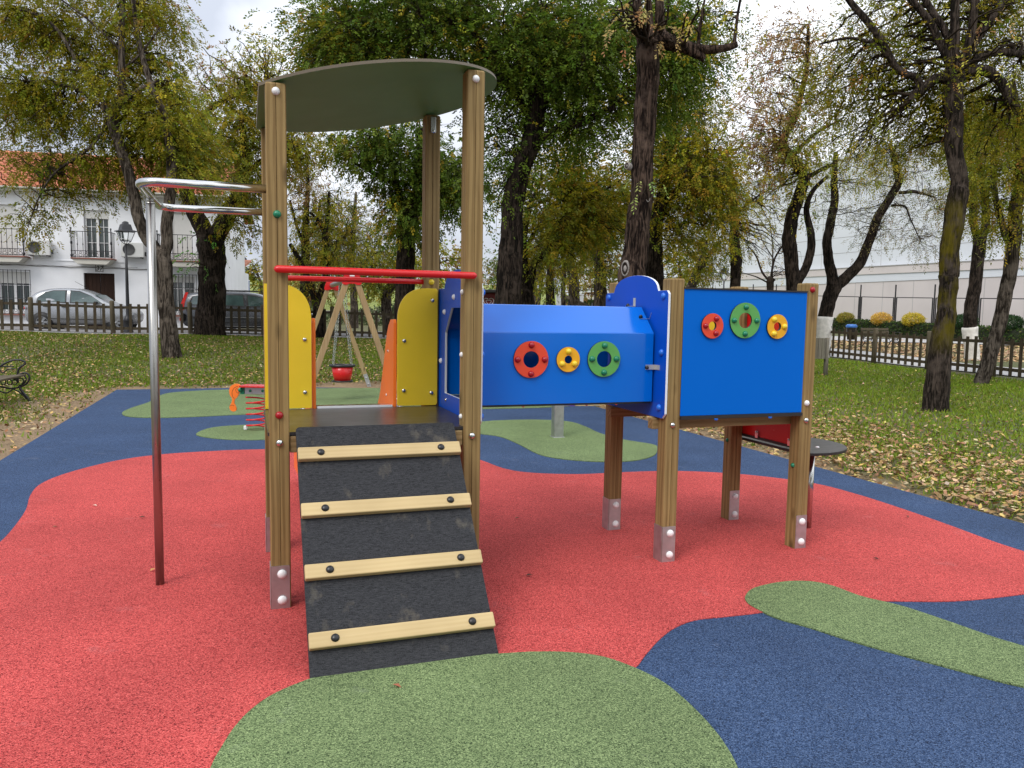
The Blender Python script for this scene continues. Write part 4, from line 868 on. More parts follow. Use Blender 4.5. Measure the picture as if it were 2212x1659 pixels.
# ------------------------------------------------------------------ parked cars
M['silver'] = simple('silver_car_paint', (.34, .35, .365), .25, metal=.55, var=.05)
M['greypaint'] = simple('grey_car_paint', (.10, .105, .115), .25, metal=.5, var=.05)
M['tyre'] = simple('tyre', (.02, .02, .02), .8); M['trim'] = simple('black_trim', (.018, .018, .018), .5)
M['carglass'] = simple('car_glass', (.06, .10, .095), .05, var=.4, sc=2, spec=1)
M['tail'] = simple('tail_light', (.55, .02, .015), .2); M['lamp_clear'] = simple('clear_lamp', (.7, .7, .7), .1)
def car(label, loc, rz, prof, hw, paint, wheels, wr, glass, lower, estate):
    """prof: list of x, z_bottom, z_belt, z_roof"""
    root = empty('parked_car', loc, rz, label=label, cat='car', group='cars parked behind the fence'); mb = MB(); rows_ = []
    for x_, zb_, zm, zr_ in prof:
        t_ = min(1, max(0, (zr_ - zm) / .45)); tw = hw * (.97 - .20 * t_); e = 1 - .16 * (abs(x_ - prof[len(prof) // 2][0]) / (abs(prof[-1][0] - prof[0][0]) / 2)) ** 4
        rows_.append([(x_, s * y_ * e, z_) for s in (-1,) for y_, z_ in ((hw * .80, zb_), (hw * .97, zb_ + .10), (hw, zb_ + .30), (hw * .985, (zb_ + zm) / 2 + .12), (hw * .95, zm), (tw, zr_ - .05 * t_ - .01), (tw * .8, zr_ - .005), (0, zr_ + .015))] )
    full = [r_ + [(a, -b, c) for a, b, c in r_[-2::-1]] for r_ in rows_]; n = len(full[0]); vs = [q for r_ in full for q in r_]
    fs = [(i * n + k, i * n + k + 1, (i + 1) * n + k + 1, (i + 1) * n + k) for i in range(len(full) - 1) for k in range(n - 1)] + [(i * n + n - 1, i * n, (i + 1) * n, (i + 1) * n + n - 1) for i in range(len(full) - 1)]
    mb.add(vs, fs + [tuple(range(n)), tuple(range((len(full) - 1) * n, len(full) * n))[::-1]], True)
    bo = mb.build('body', paint, root); bo.modifiers.new('sub', 'SUBSURF').levels = 1; bo.modifiers['sub'].render_levels = 2
    def surf(x_, z_, s, off):              # a point on the body side
        xs_ = [p_[0] for p_ in prof]; zb_, zm, zr_ = (float(np.interp(x_, xs_, [p_[k] for p_ in prof])) for k in (1, 2, 3))
        t_ = min(1, max(0, (zr_ - zm) / .45)); tw = hw * (.97 - .20 * t_)
        e = 1 - .16 * (abs(x_ - prof[len(prof) // 2][0]) / (abs(prof[-1][0] - prof[0][0]) / 2)) ** 4
        y_ = np.interp(z_, [zb_, zb_ + .1, zb_ + .3, (zb_ + zm) / 2 + .12, zm, zr_ - .05], [hw * .8, hw * .97, hw, hw * .985, hw * .95, tw])
        return (x_, s * (y_ * e + off), z_)
    def patch(poly, mat, name, s, off=.008, par=None):
        o_ = MB(); tri = tessellate_polygon([[Vector((a, b, 0)) for a, b in poly]]); N = len(poly)
        o_.add([surf(a, b, s, off) for a, b in poly] + [surf(a, b, s, off - .03) for a, b in poly], [tuple(t_) for t_ in tri] + [(k, (k + 1) % N, (k + 1) % N + N, k + N) for k in range(N)]); return o_.build(name, mat, par or root)
    for s in (-1, 1):
        for gpoly in glass:
            patch([(a + (.0), b) for a, b in gpoly], M['trim'], 'window_frame', s, .002); cx_ = sum(a for a, b in gpoly) / len(gpoly); cz_ = sum(b for a, b in gpoly) / len(gpoly)
            patch([(cx_ + (a - cx_) * .93, cz_ + (b - cz_) * .86) for a, b in gpoly], M['carglass'], 'side_window', s, .007)
        for lo_, mat_ in lower: patch(lo_, mat_, 'side_panel', s, .006)
        for xw in wheels:
            w0 = MB().lathe([(wr + .055, -.02), (wr + .055, .012), (.0, .012)], (xw, s * (hw * .93), wr + .02), 24, (0, s, 0)).build('wheel_arch', M['trim'], root)
            wh = MB().lathe([(0, -.16), (wr * .95, -.16), (wr, -.12), (wr, .0), (wr * .93, .04), (wr * .68, .045)], (xw, s * (hw * .90), wr), 28, (0, s, 0)).build('wheel', M['tyre'], root)
            hb = MB().lathe([(wr * .70, .03), (wr * .66, .05), (wr * .60, .03)], (xw, s * (hw * .90), wr), 28, (0, s, 0)); hb.lathe([(.06, .03), (.05, .065), (0, .07)], (xw, s * hw * .9, wr), 12, (0, s, 0))
            for k in range(6): a_ = math.pi * k / 3; c_ = Vector((xw, s * (hw * .90 + .045), wr)); dd_ = Vector((math.cos(a_), 0, math.sin(a_))); hb.bar(c_ + dd_ * .03, c_ + dd_ * wr * .66, .075, .02, up=(0, 1, 0))
            hb.build('rim', M['galv'] if estate else M['silver'], wh)
    # end windows and lights
    return root, surf, patch
mic = [(-1.86, .42, .72, .80), (-1.80, .24, .90, 1.02), (-1.62, .20, .95, 1.28), (-1.30, .19, .95, 1.45), (-.80, .18, .95, 1.53), (-.20, .18, .94, 1.53), (.25, .18, .92, 1.44), (.65, .18, .92, 1.20), (.98, .18, .92, .99), (1.40, .2, .84, .90), (1.72, .24, .70, .76), (1.84, .40, .55, .60)]
q0 = wp(108, 826, 27.6); q1 = wp(285, 831, 28.2); cdir = Vector((hd_.x, hd_.y)).normalized()
cx = (q0 + q1) / 2; cz = .70
carA, sf, pt_ = car('silver rounded hatchback parked before the brown front door', (cx.x + .1, cx.y + .35, cz), math.atan2(cdir.y, cdir.x), mic, .83, M['silver'], (-1.22, 1.20), .29,
    [[(-1.42, .98), (-1.38, 1.16), (-1.12, 1.36), (-.84, 1.43), (-.42, 1.44), (-.42, .98)], [(-.30, .98), (-.30, 1.44), (0.0, 1.42), (.38, 1.26), (.78, .98)]], [], False)
for s in (-1, 1):
    MB().box((-.32, s * .835, .55), (.012, .01, .75)).box((-1.0, s * .81, .6), (.01, .01, .6)).box((.72, s * .825, .55), (.012, .01, .62)).build('door_gap', M['trim'], carA)
    MB().bar((-.55, s * .845, .84), (-.38, s * .845, .83), .03, .03).bar((-1.15, s * .83, .85), (-1.0, s * .835, .85), .03, .03).bar((-1.0, s * .84, .42), (.85, s * .84, .40), .015, .03).build('door_handle', M['trim'], carA)
    MB().box((.60, s * .93, 1.0), (.12, .16, .12)).build('side_mirror', M['trim'], carA, .03)
    MB().dome((1.60, s * .62, .70), (.5, s * .4, .5), .13, .05).build('headlight', M['lamp_clear'], carA); MB().dome((-1.80, s * .66, .78), (-1, s * .3, .1), .05, .03).build('tail_light', M['tail'], carA)
MB().tube([(.1, 0, 1.52), (-.35, 0, 1.78)], .006, 4).build('antenna', M['trim'], carA)
MB().obox((.50, -.60, 1.30), (.40, 0, -.30), (0, 1.2, 0), (.01, 0, .012)).build('windscreen', M['carglass'], carA)
est = [(-2.38, .46, .70, .78), (-2.34, .27, .98, 1.30), (-2.22, .24, 1.0, 1.50), (-1.6, .22, 1.0, 1.55), (-.8, .2, 1.0, 1.57), (0, .2, .98, 1.56), (.45, .2, .97, 1.47), (.95, .2, .97, 1.20), (1.25, .2, .97, 1.03), (1.9, .22, .86, .93), (2.25, .26, .74, .80), (2.36, .42, .6, .66)]
p_ = wp(452, 829, 27.9); cdx = cdir; 
carB, sf, pt_ = car('dark grey estate car with tall red tail light behind the knotted tree', (p_.x + cdx.x * 2.32, p_.y + cdx.y * 2.32 + .55, .64), math.atan2(cdir.y, cdir.x), est, .90, M['greypaint'], (-1.40, 1.40), .33,
    [[(-2.12, 1.04), (-2.02, 1.36), (-1.62, 1.44), (-1.22, 1.45), (-1.22, 1.04)], [(-1.14, 1.03), (-1.14, 1.46), (-.22, 1.46), (-.16, 1.02)], [(-.06, 1.02), (-.10, 1.46), (.30, 1.40), (.62, 1.26), (1.05, 1.02)]],
    [([(-2.30, .30), (-2.33, .66), (-1.85, .62), (-1.80, .26)], M['trim']), ([(-.9, .24), (-.9, .44), (.95, .44), (.95, .24)], M['trim'])], True)
for s in (-1, 1):
    MB().panel([(-2.40, .86), (-2.34, 1.10), (-2.20, 1.50), (-2.10, 1.50), (-2.22, 1.12), (-2.26, .86)], [], lambda a, b, d: (a, s * (.73 - .0 * b) + (.10 if b < 1.2 else .02) * s + d * s, b), .05).build('tail_light', M['tail'], carB)
    MB().bar((-1.9, s * .66, 1.60), (.3, s * .66, 1.60), .035, .03).build('roof_rail', M['trim'], carB)
    MB().bar((-.9, s * .915, .62), (.95, s * .915, .62), .014, .02).bar((-.9, s * .918, .30), (.95, s * .918, .30), .014, .02).build('side_strip', M['galv'], carB)
    MB().box((.85, s * 1.0, 1.03), (.14, .18, .13)).build('side_mirror', M['greypaint'], carB, .03)
    MB().dome((2.2, s * .62, .72), (.9, s * .3, .3), .12, .05).build('headlight', M['lamp_clear'], carB)
MB().box((-2.33, 0, .60), (.14, 1.5, .30)).build('bumper', M['trim'], carB, .05); MB().box((-2.41, -.62, .52), (.02, .3, .10)).build('reflector', M['tail'], carB)
MB().obox((.52, -.66, 1.42), (.62, 0, -.36), (0, 1.32, 0), (.01, 0, .012)).build('windscreen', M['carglass'], carB)

# ------------------------------------------------------------------ street lamps
def lamp(px, base_y, Y, h, label, scale=1, grp='black lantern street lamps'):
    q = wp(px, base_y, Y); z_ = tz(q.x, q.y); root = empty('street_lamp', (q.x, q.y, z_), 0, label=label, cat='street lamp', group=grp)
    ht = h - .62
    MB().lathe([(.17, 0), (.17, .06), (.15, .10), (.15, .42), (.16, .45), (.10, .54), (.085, .6), (.062, .66), (.05, ht * .6), (.04, ht), (.0, ht)], (0, 0, 0), 14).build('pole', M['iron'], root)
    a = .12; b_ = .21; z0_ = ht + .12; z1 = ht + .43; f_ = MB()
    for sx, sy in ((-1, -1), (1, -1), (1, 1), (-1, 1)):
        f_.bar((sx * a, sy * a, z0_), (sx * b_, sy * b_, z1), .018, .018); f_.bar((0, 0, ht - .02), (sx * a, sy * a, z0_), .018, .018)
    for r_, z_ in ((a, z0_), (b_, z1)):
        for k in range(4): x1_, y1_ = ((-1, -1), (1, -1), (1, 1), (-1, 1))[k]; x2_, y2_ = ((1, -1), (1, 1), (-1, 1), (-1, -1))[k]; f_.bar((x1_ * r_, y1_ * r_, z_), (x2_ * r_, y2_ * r_, z_), .02, .02)
    lf = f_.build('lantern_frame', M['iron'], root)
    MB().lathe([(.40, 0), (.385, .03), (.25, .06), (.19, .24), (.12, .27), (.11, .32), (.06, .35), (0, .36)], (0, 0, z1), 4).lathe([(0.0, 0), (.40, 0)], (0, 0, z1), 4).build('lantern_cap', M['iron'], root)
    g_ = MB(); q4 = [(-1, -1), (1, -1), (1, 1), (-1, 1)]; c_ = .9
    g_.add([(x_ * a * c_, y_ * a * c_, z0_) for x_, y_ in q4] + [(x_ * b_ * c_, y_ * b_ * c_, z1) for x_, y_ in q4], [(k, (k + 1) % 4, 4 + (k + 1) % 4, 4 + k) for k in range(4)])
    g_.build('lantern_glass', M['lampglass'], root); return root
m_, t_, p = nodes('clear_lantern_glass'); p.inputs['Transmission Weight'].default_value = 1; p.inputs['Roughness'].default_value = .02; p.inputs['IOR'].default_value = 1.05; p.inputs['Base Color'].default_value = (.93, .95, .95, 1); M['lampglass'] = m_
lamp(321, 829, 26.4, 3.65, 'black street lamp with square lantern in front of the white house')
lamp(1423, 770, 34, 4.6, 'thin black street lamp among the trees above the crawl tunnel')
q = wp(1806, 800, 44); lamp(1806, 800, 44, 3.6, 'small distant street lamp before the pale hall, above the blue window board')
lamp(612, 800, 58, 4.2, 'far street lamp beside the road sign right of the estate car')
q = wp(619, 790, 56); rsn = empty('road_sign', (q.x, q.y, tz(q.x, q.y)), 0, label='small white and blue rectangular road sign on a pole far behind the estate car', cat='road sign')
MB().tube([(0, 0, 0), (0, 0, 2.6)], .035, 8).build('pole', M['galv'], rsn); MB().box((0, -.05, 2.15), (.42, .03, .95)).build('sign_plate', M['white_frame'], rsn); 
MB().box((.1, -.07, 2.15), (.2, .01, .85)).build('sign_marking', simple('sign_blue', (.06, .10, .25), .4), [c_ for c_ in rsn.children if c_.name.startswith('sign_plate')][0])

# ------------------------------------------------------------------ hall, metal fence, hedge on the right
vd = Vector((math.sin(R(-17.6)), math.cos(R(-17.6)), 0)); Wa = at(2212, 690, 42.5); Wa.z = 0; Wn = Vector((vd.y, -vd.x, 0))   # vd away, Wn to the right
M['hall_lower'] = simple('pale_pink_concrete', (.66, .60, .575), .85, var=.06, sc=.5, bs=.2, bsc=20)
M['hall_upper'] = simple('pale_metal_cladding', (.72, .745, .78), .45, var=.03, sc=.4)
M['joint'] = simple('dark_joint', (.42, .41, .40), .9)
HW = Wa - vd * 26; HALL = empty('sports_hall', (HW.x, HW.y, 0), math.atan2(vd.y, vd.x), label='huge pale hall with pinkish concrete base and grey metal cladding at the right', cat='building')
def hallz(px, py):                       # height on the facade at a picture point; returns s along, z
    d_ = ray(px * o2, py * o2); t_ = (HW - Vector((0, 0, EYE))).dot(Wn) / d_.dot(Wn); P_ = Vector((0, 0, EYE)) + d_ * t_; return (P_ - HW).dot(vd), P_.z
# local frame: x = vd (away), y = -Wn (towards the camera side)
s1, z1 = hallz(2500, 650); s2_, z2 = hallz(2020, 676); k1 = (z2 - z1) / (s2_ - s1)
s3, z3 = hallz(2500, 691.5); s4, z4 = hallz(2127, 707); k3 = (z4 - z3) / (s4 - s3)
s5, z5 = hallz(2250, 360); s6, z6 = hallz(1960, 434); k5 = (z6 - z5) / (s6 - s5)
zt = lambda s, z0_, k_, s0_: z0_ + k_ * (s - s0_)
LEN = 92
def wallband(a0, a1, y0, y1, name, mat, par=None, s0_=0, s1_=LEN):
    mb = MB(); mb.add([(s0_, y0, a0(s0_)), (s1_, y0, a0(s1_)), (s1_, y0, a1(s1_)), (s0_, y0, a1(s0_)), (s0_, y1, a0(s0_)), (s1_, y1, a0(s1_)), (s1_, y1, a1(s1_)), (s0_, y1, a1(s0_))], [(3, 2, 1, 0), (4, 5, 6, 7), (0, 1, 5, 4), (1, 2, 6, 5), (2, 3, 7, 6), (3, 0, 4, 7)])
    return mb.build(name, M[mat], par or HALL)
zb = lambda s: -1.0; zm = lambda s: zt(s, z3, k3, s3); zu = lambda s: zt(s, z1, k1, s1); ztop = lambda s: zt(s, z5, k5, s5)
lw = wallband(zb, zm, 0, -14, 'lower_wall', 'hall_lower'); wallband(zm, lambda s: zu(s) - .5, .04, -14, 'middle_band', 'hall_lower2' if 'hall_lower2' in M else 'hall_upper'); wallband(lambda s: zu(s) - .5, zu, .10, -14, 'ledge', 'hall_lower')
uw = wallband(zu, ztop, -.25, -14, 'metal_cladding', 'hall_upper'); wallband(lambda s: zu(s), lambda s: zu(s) + .05, .14, -.2, 'drip_edge', 'joint'); wallband(ztop, lambda s: ztop(s) + .22, -.15, -14.1, 'roof_edge', 'hall_upper')
mb = MB()
for k in range(int(LEN / 2.6)): MB().box((k * 2.6, .006, zm(k * 2.6) / 2 - .02), (.03, .012, zm(k * 2.6) - .05)).build('panel_joint', M['joint'], lw)
mb = MB()
for k in range(int(LEN / 6)): s_ = 1 + k * 6; mb.box((s_, -.246, (zu(s_) + ztop(s_)) / 2), (.025, .012, ztop(s_) - zu(s_) - .1))
for j in range(1, 7): mb.add([(0, -.240, zu(0) + (ztop(0) - zu(0)) * j / 7), (LEN, -.240, zu(LEN) + (ztop(LEN) - zu(LEN)) * j / 7), (LEN, -.240, zu(LEN) + (ztop(LEN) - zu(LEN)) * j / 7 + .03), (0, -.240, zu(0) + (ztop(0) - zu(0)) * j / 7 + .03)], [(0, 1, 2, 3)])
mb.build('cladding_seam', M['joint'], uw)
# metal fence of framed mesh bays in front of the hall
fo = 2.2
MF = empty('metal_fence', HALL.location, HALL.rotation_euler.z, label='tall thin black metal fence of framed bays in front of the hall', cat='fence')
def gz(s, o_): P_ = HW + vd * s - Wn * o_; return tz(P_.x, P_.y)
mb = MB(); n_ = 0; s_ = 6.
while s_ < 84:
    g0, g1 = gz(s_, fo) - .05, gz(s_ + 3.0, fo) - .05
    MB().box((s_, fo, g0 + 1.55), (.06, .06, 3.1)).build('fence_post', M['iron'], MF)
    b_ = MB(); a0_, a1_ = s_ + .12, s_ + 2.88
    b_.bar((a0_, fo, g0 + 2.3), (a1_, fo, g1 + 2.3), .05, .05).bar((a0_, fo, g0 + .3), (a1_, fo, g1 + .3), .05, .05).bar((a0_, fo, g0 + .3), (a0_, fo, g0 + 2.3), .05, .05, up=(0, 1, 0)).bar((a1_, fo, g1 + .3), (a1_, fo, g1 + 2.3), .05, .05, up=(0, 1, 0))
    for k in range(2): b_.bar((s_, fo, g0 + 1.95 - k * 1.4), (a0_, fo, g0 + 1.95 - k * 1.4), .03, .03)
    b_.build('fence_bay', M['iron'], MF); s_ += 3.0
# hedge, clipped bushes
def leafball(name, label, cat, loc, rad, n, cols, wts, lw_=(.05, .09), grp=None, trunk=True, seed=1, kind=None, shell=.35):
    rs_ = np.random.RandomState(seed); root = empty(name, loc, 0, label=label, cat=cat, group=grp)
    d_ = rs_.randn(n, 3); d_ /= np.linalg.norm(d_, axis=1, keepdims=True); rr = (1 - shell * rs_.rand(n, 1) ** 1.5) * (1 + .06 * rs_.randn(n, 1)); P_ = d_ * rr * np.array(rad) + np.array([0, 0, rad[2] + (.35 if trunk else 0)])
    L_s = rs_.uniform(*lw_, n); leaves('foliage', P_, rs_.randn(n, 3), rs_.randn(n, 3) + d_, L_s, L_s * .6, pal(rs_, n, cols, wts), M['leaf'], root)
    if trunk:
        mb = MB().tube([(0, 0, -.1), (0, 0, .5)], .04, 6)
        for k in range(7): a_ = k * .9; mb.tube([(0, 0, .3), (math.cos(a_) * rad[0] * .4, math.sin(a_) * rad[1] * .4, rad[2] + .25), (math.cos(a_) * rad[0] * .75, math.sin(a_) * rad[1] * .75, rad[2] * 1.4)], [.02, .015, .008], 5)
        mb.build('stem', M['twig'], root)
    return root
def onhall(px, o_): 
    d_ = ray(px * o2, 900); t_ = (HW - Wn * o_ - Vector((0, 0, EYE))).dot(Wn) / d_.dot(Wn); P_ = Vector((0, 0, EYE)) + d_ * t_; return P_
for i, (px, py, w_, lab, cols, wt) in enumerate([(2100, 795, .85, 'round clipped olive yellow bush next to the right wooden post and whitewashed trunk', [(.42, .34, .05), (.25, .24, .06), (.5, .42, .1)], [3, 3, 1]), (2189, 798, .95, 'round golden orange bush, left of the two brightest before the hall', [(.75, .48, .06), (.62, .42, .12), (.8, .6, .2)], [4, 2, 2]), (2268, 800, .98, 'round yellow bush beside the mossy tree, dense and rounder than its orange neighbour', [(.66, .52, .05), (.5, .42, .05), (.72, .6, .15)], [4, 2, 1]), (2398, 803, .95, 'round dark green bush between the mossy trunk and the whitewashed tree', [(.03, .07, .025), (.05, .10, .03)], [3, 2]), (2508, 808, .98, 'round dark green bush partly hidden by the leaning trunk', [(.03, .07, .025), (.05, .10, .03)], [3, 2])]):
    P_ = onhall(px, 4.6); zc_ = at(px * o2, py * o2, P_.y).z; leafball('round_bush', lab, 'bush', (P_.x, P_.y, zc_ - w_ * .44 - .35), (w_ * .62, w_ * .62, w_ * .44), 4200, cols, wt, grp='clipped round bushes', seed=i + 5)
rs_ = np.random.RandomState(8); n = 30000; s_ = rs_.uniform(4, 84, n); P_ = HW.to_2d(); gx = HW.x + vd.x * s_; gy = HW.y + vd.y * s_; f_ = rs_.randint(0, 3, n); o_ = np.where(f_ == 0, rs_.uniform(3.4, 4.9, n), np.where(f_ == 1, 4.9, rs_.uniform(4.6, 4.95, n))) + rs_.randn(n) * .05
hh_ = np.where(f_ == 0, .78, rs_.uniform(0, .8, n)) + rs_.randn(n) * .03
X = gx - Wn.x * o_; Y = gy - Wn.y * o_; Zc = T(X, Y) + hh_; Ls = rs_.uniform(.08, .16, n)
HG = empty('hedge', (0, 0, 0), 0, label='low clipped dark green hedge in front of the metal fence', cat='hedge')
leaves('foliage', np.c_[X, Y, Zc], rs_.randn(n, 3), np.where((f_ == 0)[:, None], np.array([0, 0, 2.]), -np.array([Wn.x, Wn.y, 0]) * 1.5) + rs_.randn(n, 3), Ls, Ls * .6, pal(rs_, n, [(.045, .08, .02), (.07, .12, .025), (.14, .13, .04)], [4, 3, 1]), M['leaf'], HG)
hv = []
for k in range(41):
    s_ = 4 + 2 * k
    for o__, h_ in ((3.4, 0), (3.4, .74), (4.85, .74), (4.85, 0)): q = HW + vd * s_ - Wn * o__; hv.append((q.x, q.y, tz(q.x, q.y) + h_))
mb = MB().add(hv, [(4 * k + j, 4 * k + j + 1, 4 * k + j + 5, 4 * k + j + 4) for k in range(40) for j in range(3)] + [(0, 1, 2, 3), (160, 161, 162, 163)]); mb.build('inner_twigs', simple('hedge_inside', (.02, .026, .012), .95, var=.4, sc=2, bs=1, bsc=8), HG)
# second bench, litter basket beyond the right fence
qb_ = onhall(2262, 10); qb_ = wp(2250, 871, 33); qb_.z = tz(qb_.x, qb_.y)
b2r = empty('park_bench', qb_, 0, label='cast iron park bench seen through the right picket fence', cat='bench')
for ch in be.children:
    c = ch.copy(); COL.objects.link(c); c.parent = b2r
b2r.rotation_euler = (0, 0, math.atan2(-.45, -1)); b2r.scale = (1, 1, 1)
q = wp(2127, 846, 37.5); q.z = tz(q.x, q.y); wb2 = empty('litter_bin', q, 0, label='small black bin with a blue lid behind the right fence', cat='litter bin')
MB().lathe([(.0, .12), (.17, .12), (.24, .74)], (0, 0, 0), 16).tube([(0, 0, 0), (0, 0, .3)], .03, 6).build('basket', M['iron'], wb2); MB().lathe([(.25, .72), (.27, .80), (.2, .87), (0, .88)], (0, 0, 0), 16).build('lid', simple('blue_lid', (.03, .14, .45), .4), wb2)

# ------------------------------------------------------------------ red kiosk with a heart, white pillars, small slide, far fence
q = wp(1218, 800, 30); q.z = tz(q.x, q.y)
KI = empty('kiosk', q, R(4), label='dark red kiosk with a white heart outline sign behind the tower', cat='kiosk')
zc_ = wp(1222, 755, 30).z - q.z
MB().box((-.25, .9, (zc_ + .35) / 2), (1.5, 1.6, zc_ + .35)).build('wall', simple('kiosk_red', (.20, .012, .015), .4), KI, .02)
MB().box((-.25, .85, zc_ + .42), (1.9, 2.1, .12)).build('roof', M['trim'], KI, .02)
def heart(s_): return [(.0 + s_ * .0625 * 16 * math.sin(t) ** 3 / 1.0, -.012 + 0 * t, zc_ + s_ * .0625 * (13 * math.cos(t) - 5 * math.cos(2 * t) - 2 * math.cos(3 * t) - math.cos(4 * t))) for t in [2 * math.pi * k / 40 for k in range(3, 38)]]
hm = MB(); hs = [(x_ + .05, .085 + y_, z_) for x_, y_, z_ in heart(.20)]; hs2 = [(x_ + .05, .085 + y_, z_) for x_, y_, z_ in heart(.10)]
hm.tube(hs, .013, 6).tube(hs2, .011, 6).build('heart_emblem', M['white_ball'], KI)
for px, py0 in ((1397, 735), (1451, 737), (1526, 738)):
    q = wp(px, 775, 36); g0 = tz(q.x, q.y); top = wp(px, py0, 36).z
    nm = {1397: 'white square gate pillar left of the bare slide roof', 1451: 'white square gate pillar in the middle, before the bright field', 1526: 'white square gate pillar nearest to the blue arched board'}[px]
    r_ = empty('gate_pillar', (q.x, q.y, g0), 0, label=nm, cat='pillar', group='white pillars at the back'); MB().box((0, 0, (top - g0) / 2), (.24, .24, top - g0)).box((0, 0, top - g0 + .01), (.28, .28, .05)).build('shaft', M['plaster'], r_, .01)
    MB().box((0, 0, top - g0 - .12), (.26, .26, .04)).build('capital', M['plaster'], r_)
q = wp(1455, 775, 33); g0 = tz(q.x, q.y); SL = empty('brushwood_canopy', (q.x, q.y, g0), 0, label='sloping canopy of bare grey brushwood poles beyond the crawl tunnel', cat='canopy')
a = wp(1408, 737, 33) - Vector((q.x, q.y, g0)); b_ = wp(1462, 762, 33) - Vector((q.x, q.y, g0)); mb = MB()
for k in range(34): o_ = Vector((rnd.uniform(-.06, .06), rnd.uniform(0, 1.2), rnd.uniform(-.07, .07))); mb.tube([a + o_, b_ + o_ + Vector((.2 * rnd.random(), 0, -.04))], .016, 5)
mb.build('brushwood', M['fencepost'], SL); mb = MB()
for xx in (a.x + .1, b_.x - .1):
    for yy in (.1, 1.1): mb.tube([(xx, yy, -.1), (xx, yy, (a.z if xx < 0 else b_.z) - .05)], .03, 6)
mb.build('support', M['fencepost'], SL)
q = wp(1385, 775, 31); g0 = tz(q.x, q.y); zt_ = wp(1378, 750, 31).z - g0; SS = empty('small_slide', (q.x, q.y, g0), 0, label='small teal green slide end beyond the crawl tunnel', cat='slide')
MB().panel([(-.12, zt_), (-.06, zt_ - .02), (.12, zt_ - .28), (.6, zt_ - .45), (.6, zt_ - .52), (.1, zt_ - .36), (-.10, zt_ - .06)], [], lambda a, b, d: (a, d, b), .4).build('chute', simple('teal_plastic', (.02, .17, .16), .4), SS); MB().box((-.1, .2, zt_ / 2 - .03), (.05, .35, zt_ - .06)).box((.5, .2, (zt_ - .5) / 2), (.05, .35, zt_ - .5)).build('support', M['galv'], SS)
FF = empty('iron_fence', (0, 0, 0), 0, label='thin dark iron fence crossing the far side of the park behind the tunnel', cat='fence'); mb = MB()
xs_ = [wp(x_, 770, 38) for x_ in range(1200, 1600, 8)]
for i, q in enumerate(xs_):
    g0 = tz(q.x, q.y)
    if i % 5 == 0: MB().tube([(q.x, q.y, g0), (q.x, q.y, g0 + 1.6)], .03, 6).build('fence_post', M['iron'], FF)
    mb.tube([(q.x, q.y, g0), (q.x, q.y, g0 + 1.3)], .010, 4)
for h_ in (.15, 1.2): mb.tube([(q.x, q.y, tz(q.x, q.y) + h_) for q in xs_], .014, 4)
mb.build('fence_bars', M['iron'], FF)
# dry-stone wall and shrubs at the foot of the field
SW = []; a = wp(560, 775, 50); b_ = wp(1250, 775, 54); mb = MB(); rr = random.Random(4)
for k in range(420): t_ = rr.random(); q = a.lerp(b_, t_); q.z = tz(q.x, q.y) + rr.uniform(0, .8); s_ = rr.uniform(.18, .4); mb.box((q.x, q.y + rr.uniform(-.15, .15), q.z), (s_, .3, s_ * .6), rr.uniform(-.2, .2))
tag(mb.build('stone_wall', simple('field_stone', (.20, .18, .155), .95, var=.35, sc=2), bevel=.04), 'low grey dry-stone wall at the foot of the green field', 'stone wall')

# ------------------------------------------------------------------ trees
G_DARK = ([(.075, .125, .014), (.11, .165, .018), (.15, .21, .022), (.40, .32, .03)], [4, 4, 3, .6])
G_OLIVE = ([(.20, .20, .012), (.25, .23, .014), (.33, .27, .02), (.13, .17, .014), (.30, .17, .035)], [4, 4, 2, 2, .7])
G_MIX = ([(.24, .235, .016), (.33, .28, .02), (.40, .26, .03), (.13, .17, .018), (.50, .40, .02)], [4, 3, 1.6, 3, 1])
G_YG = ([(.36, .33, .03), (.26, .28, .03), (.46, .36, .03), (.16, .19, .03)], [3, 3, 2, 2])
G_RUST = ([(.38, .23, .09), (.30, .16, .06), (.42, .32, .09), (.20, .18, .05)], [3, 3, 2, 2])
G_OR = ([(.52, .33, .13), (.44, .26, .10), (.50, .42, .14)], [3, 2, 2])
G_GREY = ([(.16, .17, .06), (.24, .21, .08), (.30, .24, .10)], [3, 2, 1])
def bez(a, c, b, n): return [a * (1 - t) ** 2 + c * 2 * t * (1 - t) + b * t * t for t in [k / n for k in range(n + 1)]]
def bumpy(mb, pts, r, n, seed, amp=.10):      # trunk tube with an uneven outline
    pts = smooth_line(pts, 5); m = len(pts); t = np.linspace(0, len(r) - 1, m); rr = np.interp(t, range(len(r)), r); rq = random.Random(seed)
    ph = [rq.uniform(0, 6.28) for _ in range(6)]; b0 = len(mb.v); mb.tube(pts, list(rr), n)
    for i in range(m):
        c = pts[i]
        for k in range(n):
            j = b0 + i * n + k; a = 2 * math.pi * k / n
            s_ = 1 + amp * (.5 * math.sin(3 * a + ph[0] + i * .25) + .4 * math.sin(5 * a + ph[1] - i * .4) + .5 * math.sin(i * .9 + ph[2] + a) + .35 * math.sin(i * 2.1 + ph[3] + 2 * a))
            mb.v[j] = tuple(c + (Vector(mb.v[j]) - c) * s_)
    return pts
NLEAF = 0
